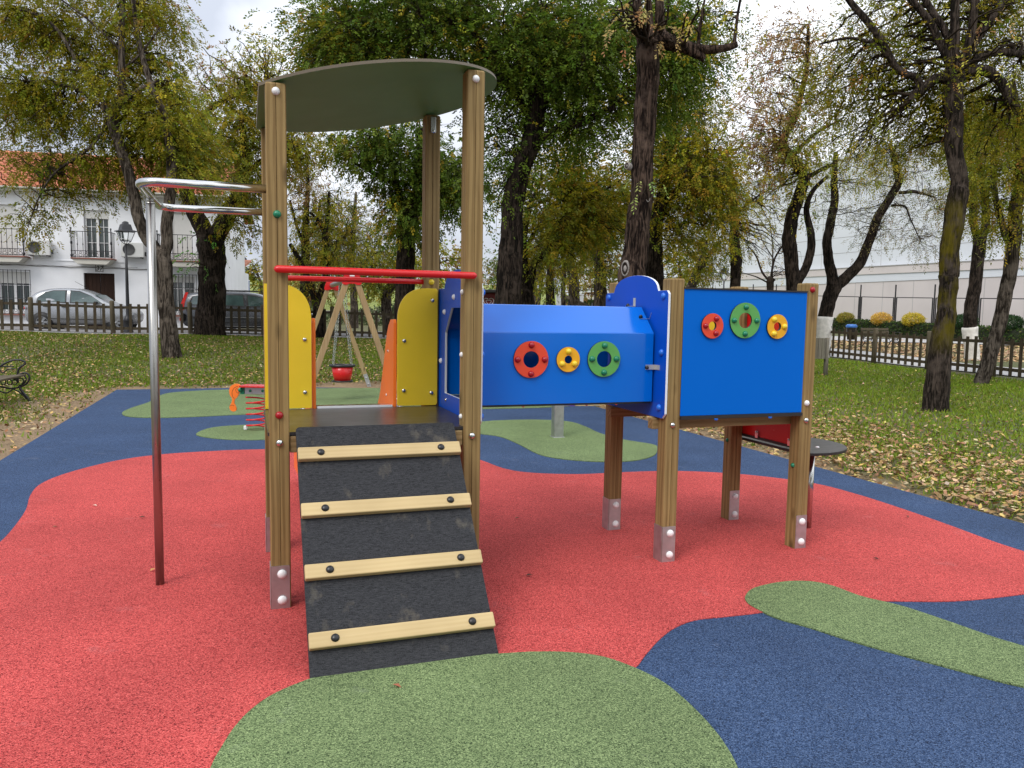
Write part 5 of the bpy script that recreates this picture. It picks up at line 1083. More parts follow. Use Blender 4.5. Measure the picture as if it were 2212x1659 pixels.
def tree(label, limbs, blobs, seed, barkm='bark', leaf=(.055, .10), wr_=.42, n_leaf=9, spread=.34, group=None, ntw=.12, cat='tree', name='tree', extra=None, sides=14, rach=.165, seg_r=1.0, dens=1.0, droop=.45, back=0.0):
    """limbs: lists of (x, y, Y, r) in picture coordinates; blobs: (x, y, Y, rx, ry, depth m, branches, sprays, palette)"""
    global NLEAF
    rs_ = np.random.RandomState(seed); b0 = limbs[0][0]; base = at(b0[0], b0[1], b0[2]); base.z = tz(base.x, base.y)
    root = empty(name, base, 0, label=label, cat=cat, group=group); mb = MB(); nd = []
    for i, lm in enumerate(limbs):
        P_ = [at(q[0], q[1], q[2]) for q in lm]
        if i == 0: P_[0].z = base.z - .15
        P_ = [p_ - base for p_ in P_]; r_ = [q[3] for q in lm]
        if i == 0: P_ = [P_[0], P_[0].lerp(P_[1], .12)] + P_[1:]; r_ = [r_[0] * 1.25, r_[0]] + r_[1:]
        pts = bumpy(mb, P_, r_, sides if i == 0 else max(6, sides - 4), seed + i, .10)
        tt = np.interp(np.linspace(0, len(r_) - 1, len(pts)), range(len(r_)), r_)
        for k, p_ in enumerate(pts):
            if i > 0 or k > len(pts) * .55: nd.append((p_, tt[k]))
    trunk = mb.build('trunk', M[barkm], root, fixn=False)
    br = MB(); SP = []; SD = []; SC = []; NP = np.array([tuple(a) for a, _ in nd])
    for (x_, y_, Y_, rx, ry, rd, nb, nsp, palx) in blobs:
        nsp = int(nsp * dens); Y_ += back; c = at(x_, y_, Y_) - base; k_ = Y_ / FPX; ex = rx * k_; ez_ = ry * k_; bp = []; bt = []; bd_ = []
        for b in range(nb):
            while True:
                d = rs_.uniform(-1, 1, 3)
                if d @ d < 1: break
            tip = Vector((c.x + d[0] * ex, c.y + d[1] * rd, c.z + d[2] * ez_)); dist = np.linalg.norm(NP - np.array(tip), axis=1) * (1 + .3 * rs_.rand(len(NP))); j = int(np.argmin(dist)); s0 = nd[j][0]; L_ = (tip - s0).length
            mid = s0.lerp(tip, .5) + Vector((rs_.randn() * .1 * L_, rs_.randn() * .1 * L_, .22 * L_ * rs_.uniform(-.2, 1.2))); pts = bez(s0, mid, tip, 7)
            for k in range(1, 7): pts[k] = pts[k] + Vector(rs_.randn(3) * .025 * L_)
            r0 = min(nd[j][1] * .6, .012 + .012 * L_) * seg_r; br.tube(pts, [r0 * (1 - .8 * k / 7) + .003 for k in range(8)], 4, False)
            for k in range(2, 8): bp.append(np.array(pts[k])); bt.append(k / 7); dd = pts[k] - pts[k - 1]; bd_.append(np.array(dd.normalized()))
        bp = np.array(bp); bd_ = np.array(bd_)
        idx = rs_.choice(len(bp), nsp, p=(lambda w: w / w.sum())(np.array(bt) ** .7)); off = rs_.randn(nsp, 3) * spread * np.array([1, 1, .85]); off[:, 2] -= spread * .25
        p_ = bp[idx] + off; od = off / np.linalg.norm(off, axis=1, keepdims=True); SP.append(p_); SD.append(od * .8 + bd_[idx] * .5 + rs_.randn(nsp, 3) * .3 + np.array([0, 0, -droop]))
        # one main tint per branch region
        cc = pal(rs_, nb * 6, palx[0], palx[1], .08)[idx]; c2 = pal(rs_, nsp, palx[0], palx[1], .12); m_ = rs_.rand(nsp, 1) < .5; SC.append(np.where(m_, cc, c2))
        for k in np.where(rs_.rand(nsp) < ntw)[0]:
            a = Vector(bp[idx[k]]); b = Vector(p_[k]); br.tube([a, a.lerp(b, .5) + Vector((0, 0, .04)), b], [.006, .0045, .003], 3, False)
    br.build('branches', M['twig'], root, fixn=False)
    SP = np.concatenate(SP); SD = np.concatenate(SD); SC = np.concatenate(SC); SD /= np.linalg.norm(SD, axis=1, keepdims=True); n = len(SP)
    up = np.array([0, 0, 1.]); sd2 = np.cross(SD, up + rs_.randn(n, 3) * .4); sd2 /= np.linalg.norm(sd2, axis=1, keepdims=True); rl = rach * rs_.uniform(.6, 1.3, n)
    C_, D_, N_, K_ = [], [], [], []
    for k in range(n_leaf):
        t = (k + .5) / n_leaf; s_ = 1 if k % 2 else -1; ll = leaf[1]
        droop = np.array([0, 0, -1.]) * (t * t * .10)
        dirv = sd2 * s_ * .8 + SD * .7 + rs_.randn(n, 3) * .22 + np.array([0, 0, -.18])
        if k == n_leaf - 1: dirv = SD + rs_.randn(n, 3) * .15
        dirv /= np.linalg.norm(dirv, axis=1, keepdims=True)
        C_.append(SP + SD * (t * rl)[:, None] + droop + dirv * ll * .5); D_.append(dirv); N_.append(np.cross(SD, sd2) + rs_.randn(n, 3) * .5); K_.append(SC * (1 + .12 * rs_.randn(n, 1)))
    C_ = np.concatenate(C_); D_ = np.concatenate(D_); N_ = np.concatenate(N_); K_ = np.clip(np.concatenate(K_), .003, 1); Ls = rs_.uniform(leaf[0], leaf[1], len(C_)); NLEAF += len(C_)
    leaves('crown', C_, D_, N_, Ls, Ls * wr_, K_, M['leaf'], root)
    return root, base
def Oo(l): return [Oo(q) for q in l] if isinstance(l[0], list) else [(x * o2, y * o2, Y, r) for x, y, Y, r in l]
# left: forked tree on the lawn
Z = 19
t1, _ = tree('tall tree on the left lawn whose grey trunk forks low, in front of the house', [
    [(373, 752, Z, .24), (362, 700, Z, .20), (357, 620, Z, .185), (352, 560, Z, .20), (350, 540, Z, .19)],
    [(352, 556, Z, .15), (330, 533, Z, .15), (312, 505, Z, .145), (300, 470, Z, .14), (290, 425, Z, .135), (283, 395, Z, .13), (268, 340, Z, .125), (250, 290, Z, .125), (240, 250, Z, .14)],
    [(352, 556, Z, .15), (360, 530, Z, .14), (360, 480, Z, .135), (366, 435, Z, .13), (370, 400, Z, .125), (370, 340, Z, .11), (360, 280, Z, .10), (350, 235, Z, .085), (323, 175, Z, .07), (300, 90, Z, .06), (288, 0, Z, .05)],
    [(240, 250, Z, .11), (262, 205, Z, .09), (262, 110, Z, .075), (264, 20, Z, .06), (268, -60, Z, .04)],
    [(238, 248, Z, .06), (205, 190, Z, .05), (165, 130, Z, .045), (110, 50, Z, .035), (20, 10, Z, .02)],
    [(236, 245, Z, .05), (160, 190, Z, .04), (60, 175, Z, .025)],
    [(244, 255, Z, .055), (290, 200, Z, .045), (345, 175, Z, .04)],
    [(236, 258, Z, .045), (195, 318, Z, .035), (120, 372, Z, .028), (85, 425, Z, .02), (60, 490, Z, .012)],
    [(262, 110, Z, .03), (200, 50, Z, .025), (120, -10, Z, .02)], [(262, 150, Z, .03), (300, 120, Z, .025), (345, 60, Z, .02)]],
  [(60, 60, Z, 130, 90, 2.2, 16, 650, G_OLIVE), (190, 50, Z, 120, 90, 2.2, 16, 750, G_OLIVE), (310, 60, Z, 75, 100, 2, 14, 650, G_OLIVE), (60, 200, Z, 120, 80, 2, 14, 520, G_OLIVE), (190, 170, Z, 90, 80, 2, 14, 520, G_OLIVE), (310, 180, Z, 90, 90, 2, 14, 620, G_OLIVE),
   (60, 290, Z, 90, 45, 2, 12, 380, G_OLIVE), (190, 280, Z, 90, 45, 2, 14, 360, G_OLIVE), (330, 300, Z, 110, 70, 2, 16, 900, G_OLIVE), (420, 330, Z, 80, 70, 1.8, 12, 600, G_YG), (280, 370, Z, 60, 50, 1.5, 8, 330, G_OLIVE), (90, 385, Z, 100, 40, 1.5, 9, 90, G_OLIVE), (160, 355, Z, 100, 30, 1.5, 9, 130, G_OLIVE), (80, 470, Z, 30, 45, 1, 5, 90, G_OLIVE), (195, 440, Z, 30, 40, 1, 5, 60, G_OLIVE), (400, 240, Z, 60, 60, 1.6, 9, 330, G_YG)], 11, 'bark_grey', leaf=(.055, .11), wr_=.36, dens=2.0, ntw=.06, spread=.27, droop=.3, back=1.1)
# street tree with the knotted fork
Z = 25.6
tree('thick dark tree with a knotted fork between the two parked cars', [
    [(455, 722, Z, .52), (458, 640, Z, .44), (458, 580, Z, .42), (456, 530, Z, .44), (456, 505, Z, .43)],
    [(450, 520, Z, .30), (432, 480, Z, .28), (412, 440, Z, .24), (402, 410, Z, .22), (392, 370, Z, .20), (372, 320, Z, .16), (352, 260, Z, .12)],
    [(462, 520, Z, .30), (485, 480, Z, .28), (502, 445, Z, .26), (520, 400, Z, .18), (532, 330, Z, .12), (520, 260, Z, .08)],
    [(410, 300, Z, .10), (450, 240, Z, .09), (510, 205, Z, .08), (580, 180, Z, .06)], [(520, 400, Z, .10), (560, 350, Z, .08), (620, 330, Z, .05)]],
  [(480, 250, Z, 100, 60, 2.5, 16, 620, G_YG), (560, 220, Z, 70, 60, 2, 12, 420, G_OLIVE), (470, 340, Z, 70, 60, 2, 10, 420, G_OLIVE), (540, 390, Z, 60, 60, 2, 10, 420, G_YG), (620, 320, Z, 90, 60, 2, 14, 520, G_OLIVE), (500, 150, Z, 70, 50, 2, 14, 120, G_RUST), (560, 120, Z, 70, 50, 2, 14, 150, G_YG), (415, 560, Z - .6, 20, 60, .5, 5, 22, ([(.12, .28, .04)], [1])), (540, 470, Z, 50, 50, 1.5, 10, 160, G_OLIVE)], 22, 'bark', leaf=(.065, .13), wr_=.38, dens=1.8, ntw=.08)
# the big dark-leaved tree behind the tower
Z = 15.5
tree('large dark green tree with a leaning trunk rising behind the crawl tunnel', [
    [(1093, 838, Z, .34), (1095, 660, Z, .27), (1103, 560, Z, .245), (1106, 480, Z, .22), (1112, 420, Z, .22), (1128, 355, Z, .21), (1148, 300, Z, .20), (1160, 230, Z, .18), (1165, 170, Z, .15), (1170, 90, Z, .10), (1172, 10, Z, .07)],
    [(1128, 360, Z, .10), (1150, 320, Z, .09), (1200, 280, Z, .08), (1260, 262, Z, .07), (1330, 230, Z, .05)], [(1155, 260, Z, .13), (1110, 190, Z, .11), (1060, 120, Z, .09), (1000, 60, Z, .06), (900, 20, Z, .04)],
    [(1160, 230, Z, .12), (1210, 180, Z, .10), (1280, 110, Z, .08), (1350, 40, Z, .05)], [(1110, 190, Z, .07), (1000, 150, Z, .06), (880, 110, Z, .05), (760, 90, Z, .035)], [(1280, 110, Z, .06), (1380, 110, Z, .05), (1480, 90, Z, .035)]],
  [(720, 70, Z, 90, 80, 2, 14, 1300, G_DARK), (830, 40, Z, 90, 80, 2.5, 14, 1500, G_DARK), (940, 60, Z, 100, 80, 2.5, 14, 1600, G_DARK), (1060, 50, Z, 110, 80, 2.5, 16, 1700, G_DARK), (1180, 60, Z, 110, 90, 2.5, 16, 1700, G_DARK), (1290, 90, Z, 90, 90, 2.5, 14, 1400, G_DARK), (1120, 170, Z, 90, 60, 2, 12, 900, G_DARK), (1250, 200, Z, 100, 90, 2.2, 14, 1300, G_DARK),
   (1390, 120, Z + 1, 80, 110, 2, 14, 1300, G_DARK), (1480, 60, Z + 1, 90, 80, 2, 14, 1100, G_DARK), (800, 130, Z, 120, 60, 2, 12, 1000, G_DARK), (690, 130, Z, 60, 60, 2, 9, 420, G_OLIVE), (1080, 270, Z, 50, 90, 1.2, 10, 420, G_DARK), (1450, 200, Z + 1, 90, 70, 2, 12, 1000, G_DARK), (1240, 290, Z, 60, 40, 1.4, 8, 450, G_DARK), (1075, 420, Z, 30, 50, 1, 6, 160, G_DARK)], 33, 'bark', leaf=(.045, .085), wr_=.54, n_leaf=8, spread=.36, back=.5, dens=1.4, droop=.12, rach=.18)
# dark tree seen through the tower
Z = 24
tree('dark ivy-leaved tree seen through the tower opening, right of the swing', Oo([
    [(1012, 838, Z, .34), (1012, 720, Z, .30), (1013, 670, Z, .29), (1014, 600, Z, .28), (1018, 553, Z, .30), (1036, 510, Z, .28), (1050, 465, Z, .22), (1055, 390, Z, .16), (1050, 320, Z, .12)],
    [(1018, 560, Z, .16), (1000, 500, Z, .13), (985, 430, Z, .10), (960, 370, Z, .07)], [(1040, 500, Z, .12), (1090, 450, Z, .1), (1150, 400, Z, .07)], [(990, 460, Z, .08), (930, 430, Z, .06), (870, 400, Z, .04)]]),
  [(800, 320, Z, 70, 45, 2, 10, 560, G_DARK), (890, 320, Z, 70, 60, 2, 12, 800, G_DARK), (860, 400, Z, 60, 50, 2, 10, 560, G_DARK), (905, 470, Z, 40, 60, 1.6, 9, 480, G_DARK), (950, 350, Z, 60, 90, 2, 12, 800, G_DARK), (1010, 420, Z, 50, 90, 2, 10, 620, G_DARK), (840, 450, Z, 40, 30, 1.5, 6, 150, G_MIX), (720, 300, Z, 60, 30, 1.6, 8, 240, G_OLIVE)], 44, 'bark', leaf=(.07, .13), wr_=.5, dens=1.1)
# near trunk with pruning wounds
Z = 12
t5, b5 = tree('straight furrowed trunk with pruning wounds behind the tunnel, bare stubs at the top', [
    [(1360, 890, Z, .24), (1365, 640, Z, .225), (1372, 560, Z, .20), (1378, 480, Z, .185), (1386, 400, Z, .17), (1390, 300, Z, .165), (1398, 200, Z, .17), (1400, 120, Z, .175), (1402, 92, Z, .18)],
    [(1402, 100, Z, .13), (1425, 84, Z, .12), (1450, 92, Z, .11), (1485, 105, Z, .085), (1512, 122, Z, .06), (1522, 128, Z, .05)], [(1455, 92, Z, .09), (1500, 104, Z, .075), (1550, 106, Z, .06), (1592, 96, Z, .045)], [(1432, 88, Z, .09), (1425, 40, Z, .075), (1424, -30, Z, .06)], [(1392, 100, Z, .09), (1380, 60, Z, .08), (1376, -20, Z, .06)], [(1402, 96, Z, .07), (1404, 40, Z, .055), (1398, -20, Z, .045)],
    [(1508, 118, Z, .03), (1512, 60, Z, .025), (1524, -10, Z, .015)], [(1586, 98, Z, .03), (1592, 40, Z, .022), (1605, -30, Z, .015)]],
  [(1380, 10, Z - 1.2, 75, 30, .8, 8, 22, G_OR), (1450, 30, Z - .8, 60, 40, .8, 6, 14, G_OR), (1330, 50, Z - 1, 30, 20, .6, 4, 6, G_OR), (1540, 40, Z, 60, 50, .8, 8, 60, G_MIX), (1460, 95, Z - .5, 60, 16, .4, 4, 6, G_OR), (1376, 420, Z - .3, 14, 12, .15, 3, 5, ([(.35, .42, .12)], [1]))], 55, 'bark_red', leaf=(.05, .08), wr_=.42, ntw=.4, spread=.2, sides=18)
def wound(px, py, Y, r_, nrm, zs):
    q = at(px, py, Y) - b5; n_ = Vector(nrm).normalized()
    mb = MB().lathe([(r_ * 1.1, -.08), (r_ * 1.06, -.01), (r_ * .98, .008), (r_ * .80, .004)], q, 20, n_, 0).lathe([(r_ * .80, .004), (r_ * .5, -.010), (0, -.014)], q, 20, n_, 1).lathe([(r_ * .42, -.006), (r_ * .36, .003), (0, .004)], q, 14, n_, 0)
    mb.v = [(a, b, q.z + (c - q.z) * zs) for a, b, c in mb.v]; mb.build('pruning_wound', [M['cutwood'], M['bark']], t5)
M['cutwood'] = simple('pale_cut_wood', (.26, .24, .22), .9, var=.4, sc=30)
wound(1354, 358, Z - .13, .044, (-.7, -.7, .1), 1.15); wound(1399, 428, Z - .13, .045, (.55, -.8, .2), 1.3); wound(1350, 580, Z - .17, .060, (-.45, -.89, 0), 2.0)
# yellow-brown mass right of centre
Z = 23
tree('broad yellow-brown tree filling the middle right behind the second platform', Oo([
    [(1640, 830, Z, .34), (1640, 730, Z, .28), (1636, 640, Z, .25), (1640, 560, Z, .22), (1660, 470, Z, .18), (1670, 380, Z, .14), (1680, 300, Z, .1)], [(1638, 600, Z, .14), (1590, 520, Z, .11), (1540, 450, Z, .08)], [(1650, 520, Z, .13), (1720, 450, Z, .10), (1780, 390, Z, .07)]]),
  [(1440, 300, Z, 80, 80, 2.5, 14, 1100, G_MIX), (1510, 300, Z, 70, 80, 2.5, 14, 1000, G_MIX), (1440, 400, Z, 80, 70, 2.5, 14, 1100, G_MIX), (1520, 420, Z, 70, 80, 2.5, 14, 1100, G_MIX), (1490, 490, Z, 80, 40, 2.2, 12, 700, G_MIX), (1560, 480, Z, 35, 60, 1.5, 8, 420, G_MIX), (1480, 230, Z, 90, 50, 2.2, 10, 600, ([(.09, .13, .025), (.16, .17, .03)], [2, 2]))], 66, 'bark', leaf=(.06, .11), wr_=.44, n_leaf=8, spread=.42, dens=1.25, droop=.15, rach=.18)
Z = 21
tree('golden green tree with arching limbs between the dark leaning trunk and the furrowed trunk', Oo([
    [(1320, 830, Z, .26), (1318, 755, Z, .20), (1305, 710, Z, .17), (1300, 650, Z, .12), (1310, 590, Z, .09), (1320, 520, Z, .07)], [(1318, 745, Z, .14), (1328, 690, Z, .12), (1336, 655, Z, .11), (1370, 625, Z, .09), (1400, 570, Z, .06), (1440, 520, Z, .04)], [(1312, 700, Z, .09), (1318, 620, Z, .07), (1350, 560, Z, .05)]]),
  [(1180, 400, Z, 70, 60, 2, 12, 800, G_MIX), (1280, 380, Z, 80, 60, 2, 12, 950, G_MIX), (1190, 490, Z, 70, 60, 2, 12, 800, G_YG), (1290, 450, Z, 80, 55, 2, 12, 750, G_MIX), (1160, 550, Z, 50, 40, 1.6, 8, 170, G_YG), (1240, 540, Z, 60, 40, 1.6, 8, 130, G_YG), (1340, 420, Z, 50, 80, 2, 9, 600, G_MIX), (1330, 520, Z, 60, 40, 1.8, 8, 170, G_MIX), (1230, 320, Z, 90, 40, 2, 8, 500, G_MIX)], 67, 'bark', leaf=(.065, .12), wr_=.42, n_leaf=8, spread=.38, ntw=.05, droop=.15, rach=.18)
# right of centre: two-stemmed dark trunk
Z = 24
tree('slender dark tree with two stems and rusty leaves just left of the right whitewashed fork', Oo([
    [(1985, 850, Z, .25), (1982, 717, Z, .22), (1978, 653, Z, .21), (1974, 600, Z, .21), (1978, 552, Z, .20), (1991, 506, Z, .18), (2008, 461, Z, .17), (2006, 435, Z, .16), (1980, 395, Z, .15), (1958, 354, Z, .12), (1990, 285, Z, .09), (2017, 158, Z, .06), (2020, 60, Z, .04)],
    [(1992, 712, Z, .13), (2015, 665, Z, .13), (2026, 628, Z, .125), (2028, 585, Z, .115), (2016, 529, Z, .09), (2030, 480, Z, .07), (2070, 440, Z, .05)], [(2010, 450, Z, .08), (2060, 420, Z, .06), (2090, 410, Z, .05)], [(1978, 395, Z, .07), (2030, 340, Z, .05), (2100, 300, Z, .03)]]),
  [(1700, 90, Z, 100, 80, 2.2, 16, 300, G_RUST), (1640, 200, Z, 80, 80, 2.2, 16, 300, G_RUST), (1690, 280, Z, 90, 80, 2.2, 16, 360, G_RUST), (1770, 210, Z, 70, 90, 2, 14, 330, G_OLIVE), (1740, 330, Z, 80, 50, 2, 12, 330, G_YG), (1640, 350, Z, 60, 60, 2, 12, 170, G_RUST), (1690, 420, Z, 80, 50, 2, 14, 130, G_YG)], 77, 'bark', leaf=(.06, .12), wr_=.42, n_leaf=7, ntw=.12, dens=1.7, seg_r=.6)
# whitewashed fork
Z = 26.5
def washed(root_label, limbs, blobs, seed, y_top, **k):
    r_, b_ = tree(root_label, limbs, blobs, seed, **k); q = limbs[0]; P0 = Vector((0, 0, -.1)); top = at(q[1][0], q[1][1], q[1][2]) - b_
    mb = MB(); bumpy(mb, [P0, P0.lerp(top, .5), top], [q[0][3] * 1.2 + .01, (q[0][3] + q[1][3]) / 2 + .035, q[1][3] * 1.06 + .028], 14, seed, .08); mb.build('whitewashed_base', M['whitewash'], r_, fixn=False); return r_
washed('dark forked tree with whitewashed foot just right of the rightmost wooden post', Oo([
    [(2053, 905, Z, .22), (2063, 792, Z, .23), (2075, 745, Z, .24), (2085, 712, Z, .26), (2082, 700, Z, .24)],
    [(2083, 715, Z, .20), (2077, 676, Z, .18), (2070, 640, Z, .16), (2068, 600, Z, .15), (2076, 562, Z, .15), (2086, 500, Z, .13), (2084, 450, Z, .11), (2090, 380, Z, .07)],
    [(2086, 718, Z, .20), (2118, 692, Z, .19), (2150, 655, Z, .17), (2174, 598, Z, .15), (2195, 545, Z, .145), (2228, 490, Z, .13), (2246, 455, Z, .13), (2240, 420, Z, .10), (2225, 360, Z, .06)],
    [(2248, 482, Z, .06), (2290, 480, Z, .05), (2335, 492, Z, .03)], [(2228, 514, Z, .045), (2262, 516, Z, .035), (2275, 545, Z, .025), (2300, 600, Z, .012)]]),
  [(1850, 360, Z, 80, 50, 2, 14, 330, G_YG), (1940, 340, Z, 70, 50, 2, 12, 280, G_YG), (1830, 440, Z, 90, 50, 2, 22, 150, G_GREY), (1980, 430, Z, 90, 60, 2, 26, 200, G_GREY), (2000, 510, Z, 70, 50, 2, 22, 170, G_GREY), (1880, 500, Z, 60, 50, 2, 18, 110, G_GREY)], 88, 795, leaf=(.045, .085), wr_=.38, n_leaf=7, ntw=.4, barkm='bark', dens=1.6, seg_r=.5)
# mossy tree
Z = 12.7
tree('big lichen-yellow trunk standing on the right lawn, many branches from one knob', Oo([
    [(2340, 1033, Z, .215), (2347, 925, Z, .18), (2362, 812, Z, .155), (2366, 757, Z, .135), (2371, 700, Z, .145), (2373, 685, Z, .15), (2376, 613, Z, .145), (2387, 540, Z, .155), (2396, 478, Z, .15), (2398, 460, Z, .125), (2387, 380, Z, .13), (2385, 285, Z, .14), (2384, 200, Z, .16), (2384, 176, Z, .15)],
    [(2375, 190, Z, .09), (2340, 197, Z, .08), (2320, 210, Z, .08), (2302, 228, Z, .075), (2285, 235, Z, .06), (2277, 252, Z, .04)], [(2302, 226, Z, .06), (2290, 195, Z, .055), (2242, 171, Z, .05), (2198, 92, Z, .055), (2137, 19, Z, .05), (2100, -30, Z, .04)],
    [(2378, 175, Z, .07), (2352, 111, Z, .06), (2321, 51, Z, .055), (2270, -10, Z, .05)], [(2382, 172, Z, .06), (2366, 90, Z, .055), (2325, 20, Z, .05), (2300, -20, Z, .04)], [(2386, 172, Z, .08), (2386, 90, Z, .075), (2388, -20, Z, .06)], [(2392, 175, Z, .08), (2424, 110, Z, .07), (2440, -10, Z, .06)],
    [(2394, 176, Z, .06), (2450, 90, Z, .055), (2505, 10, Z, .045)], [(2396, 180, Z, .08), (2445, 145, Z, .07), (2492, 130, Z, .065), (2560, 137, Z, .05)], [(2400, 182, Z, .09), (2460, 175, Z, .085), (2492, 196, Z, .075), (2515, 228, Z, .07), (2522, 262, Z, .05)],
    [(2240, 172, Z, .03), (2200, 120, Z, .028), (2130, 95, Z, .022), (2050, 110, Z, .015)], [(2376, 170, Z, .025), (2330, 155, Z, .03), (2311, 154, Z, .03)]]),
  [(1880, 60, Z, 130, 80, 1.6, 22, 360, G_OLIVE), (2000, 50, Z, 110, 80, 1.6, 20, 380, G_OLIVE), (2120, 60, Z, 100, 80, 1.6, 18, 420, G_OLIVE), (1830, 170, Z, 110, 60, 1.6, 20, 360, G_OLIVE), (1940, 180, Z, 90, 70, 1.6, 20, 420, G_OLIVE), (1900, 260, Z, 110, 50, 1.5, 20, 420, G_OLIVE), (2000, 280, Z, 60, 60, 1.3, 14, 300, G_OLIVE), (2150, 190, Z, 70, 80, 1.4, 14, 360, G_OLIVE), (2190, 60, Z, 60, 80, 1.4, 12, 360, G_OLIVE), (1860, 330, Z, 80, 30, 1.2, 12, 190, G_YG), (2140, 300, Z, 70, 50, 1.4, 12, 260, G_OLIVE), (2185, 10, Z - 2.5, 20, 20, .3, 3, 8, G_OR), (2190, 110, Z - 2.5, 26, 22, .3, 3, 9, ([(.5, .5, .08)], [1]))], 99, 'bark_moss', leaf=(.04, .075), wr_=.36, n_leaf=9, ntw=.2, dens=1.5, seg_r=.7, droop=.1, back=1.3, spread=.22, rach=.12, sides=18)
Z = 27
washed('dark upright two-stemmed tree with whitewashed foot behind the right fence', Oo([
    [(2432, 900, Z, .20), (2425, 818, Z, .21), (2428, 760, Z, .21), (2438, 703, Z, .20), (2448, 620, Z, .21), (2450, 590, Z, .2)], [(2446, 600, Z, .14), (2434, 558, Z, .13), (2433, 468, Z, .12), (2425, 380, Z, .08), (2410, 300, Z, .05)], [(2454, 600, Z, .15), (2464, 558, Z, .14), (2460, 468, Z, .13), (2440, 360, Z, .08), (2450, 260, Z, .05)]]),
  [(2100, 340, Z, 70, 60, 2, 12, 420, G_OLIVE), (2110, 260, Z, 70, 60, 2, 12, 420, G_YG), (2080, 420, Z, 50, 50, 1.6, 12, 130, G_OLIVE), (2060, 200, Z, 70, 60, 2, 12, 320, G_OLIVE)], 101, 812, leaf=(.055, .11), wr_=.38, n_leaf=8, ntw=.1, dens=1.9, seg_r=.6)
Z = 18
tree('grey-barked tree leaning to the right at the edge of the picture, before the fence', Oo([
    [(2445, 951, Z, .16), (2482, 866, Z, .15), (2510, 757, Z, .15), (2524, 685, Z, .15), (2535, 600, Z, .15), (2539, 522, Z, .14), (2550, 450, Z, .13), (2546, 320, Z, .10), (2530, 200, Z, .07)], [(2524, 612, Z, .08), (2505, 560, Z, .075), (2494, 520, Z, .07), (2485, 468, Z, .06), (2480, 380, Z, .045), (2470, 300, Z, .03)]]),
  [(2160, 420, Z, 60, 60, 1.6, 12, 360, G_OLIVE), (2180, 330, Z, 60, 60, 1.6, 12, 420, G_OLIVE), (2190, 240, Z, 50, 60, 1.6, 10, 360, G_OLIVE), (2200, 480, Z, 30, 40, 1, 8, 130, G_YG), (2140, 350, Z, 40, 60, 1.4, 9, 200, G_YG)], 103, 'bark_grey', leaf=(.05, .10), wr_=.36, n_leaf=8, ntw=.1, dens=1.9, seg_r=.6)
# ivy column behind the window board and the small pollard
Z = 30
tree('thin dark ivy-clad trunk between the yellow-brown tree and the pale hall', Oo([
    [(1838, 850, Z, .24), (1838, 716, Z, .2), (1841, 655, Z, .22), (1836, 608, Z, .2), (1836, 551, Z, .17), (1832, 506, Z, .14), (1828, 440, Z, .10), (1815, 380, Z, .06)], [(1836, 540, Z, .05), (1880, 500, Z, .04), (1930, 470, Z, .025)]]),
  [(1582, 400, Z, 30, 70, 1.2, 12, 220, G_MIX), (1583, 490, Z, 14, 40, .5, 6, 120, G_OLIVE), (1640, 450, Z, 70, 60, 2, 26, 130, G_GREY), (1620, 340, Z, 60, 60, 2, 20, 120, G_RUST), (1660, 530, Z, 50, 40, 1.6, 18, 70, G_GREY)], 107, 'bark', leaf=(.06, .11), wr_=.4, n_leaf=6, ntw=.6)
Z = 38
tree('small bare pollarded tree in front of the pale hall above the window board', Oo([
    [(1926, 800, Z, .2), (1926, 725, Z, .17), (1925, 705, Z, .18), (1930, 695, Z, .2)], [(1922, 700, Z, .06), (1905, 680, Z, .05), (1890, 640, Z, .04), (1865, 610, Z, .02)], [(1928, 696, Z, .06), (1935, 650, Z, .05), (1958, 610, Z, .035), (1975, 570, Z, .02)], [(1930, 694, Z, .04), (1932, 620, Z, .03), (1925, 560, Z, .015)], [(1918, 706, Z, .04), (1890, 692, Z, .03), (1850, 680, Z, .015)], [(1935, 650, Z, .03), (1905, 600, Z, .02), (1890, 560, Z, .01)]]),
  [(1655, 540, Z, 60, 50, 1.6, 16, 40, G_RUST), (1700, 560, Z, 40, 40, 1.6, 10, 22, G_RUST)], 109, 'bark', leaf=(.06, .11), wr_=.5, n_leaf=4, ntw=.9)
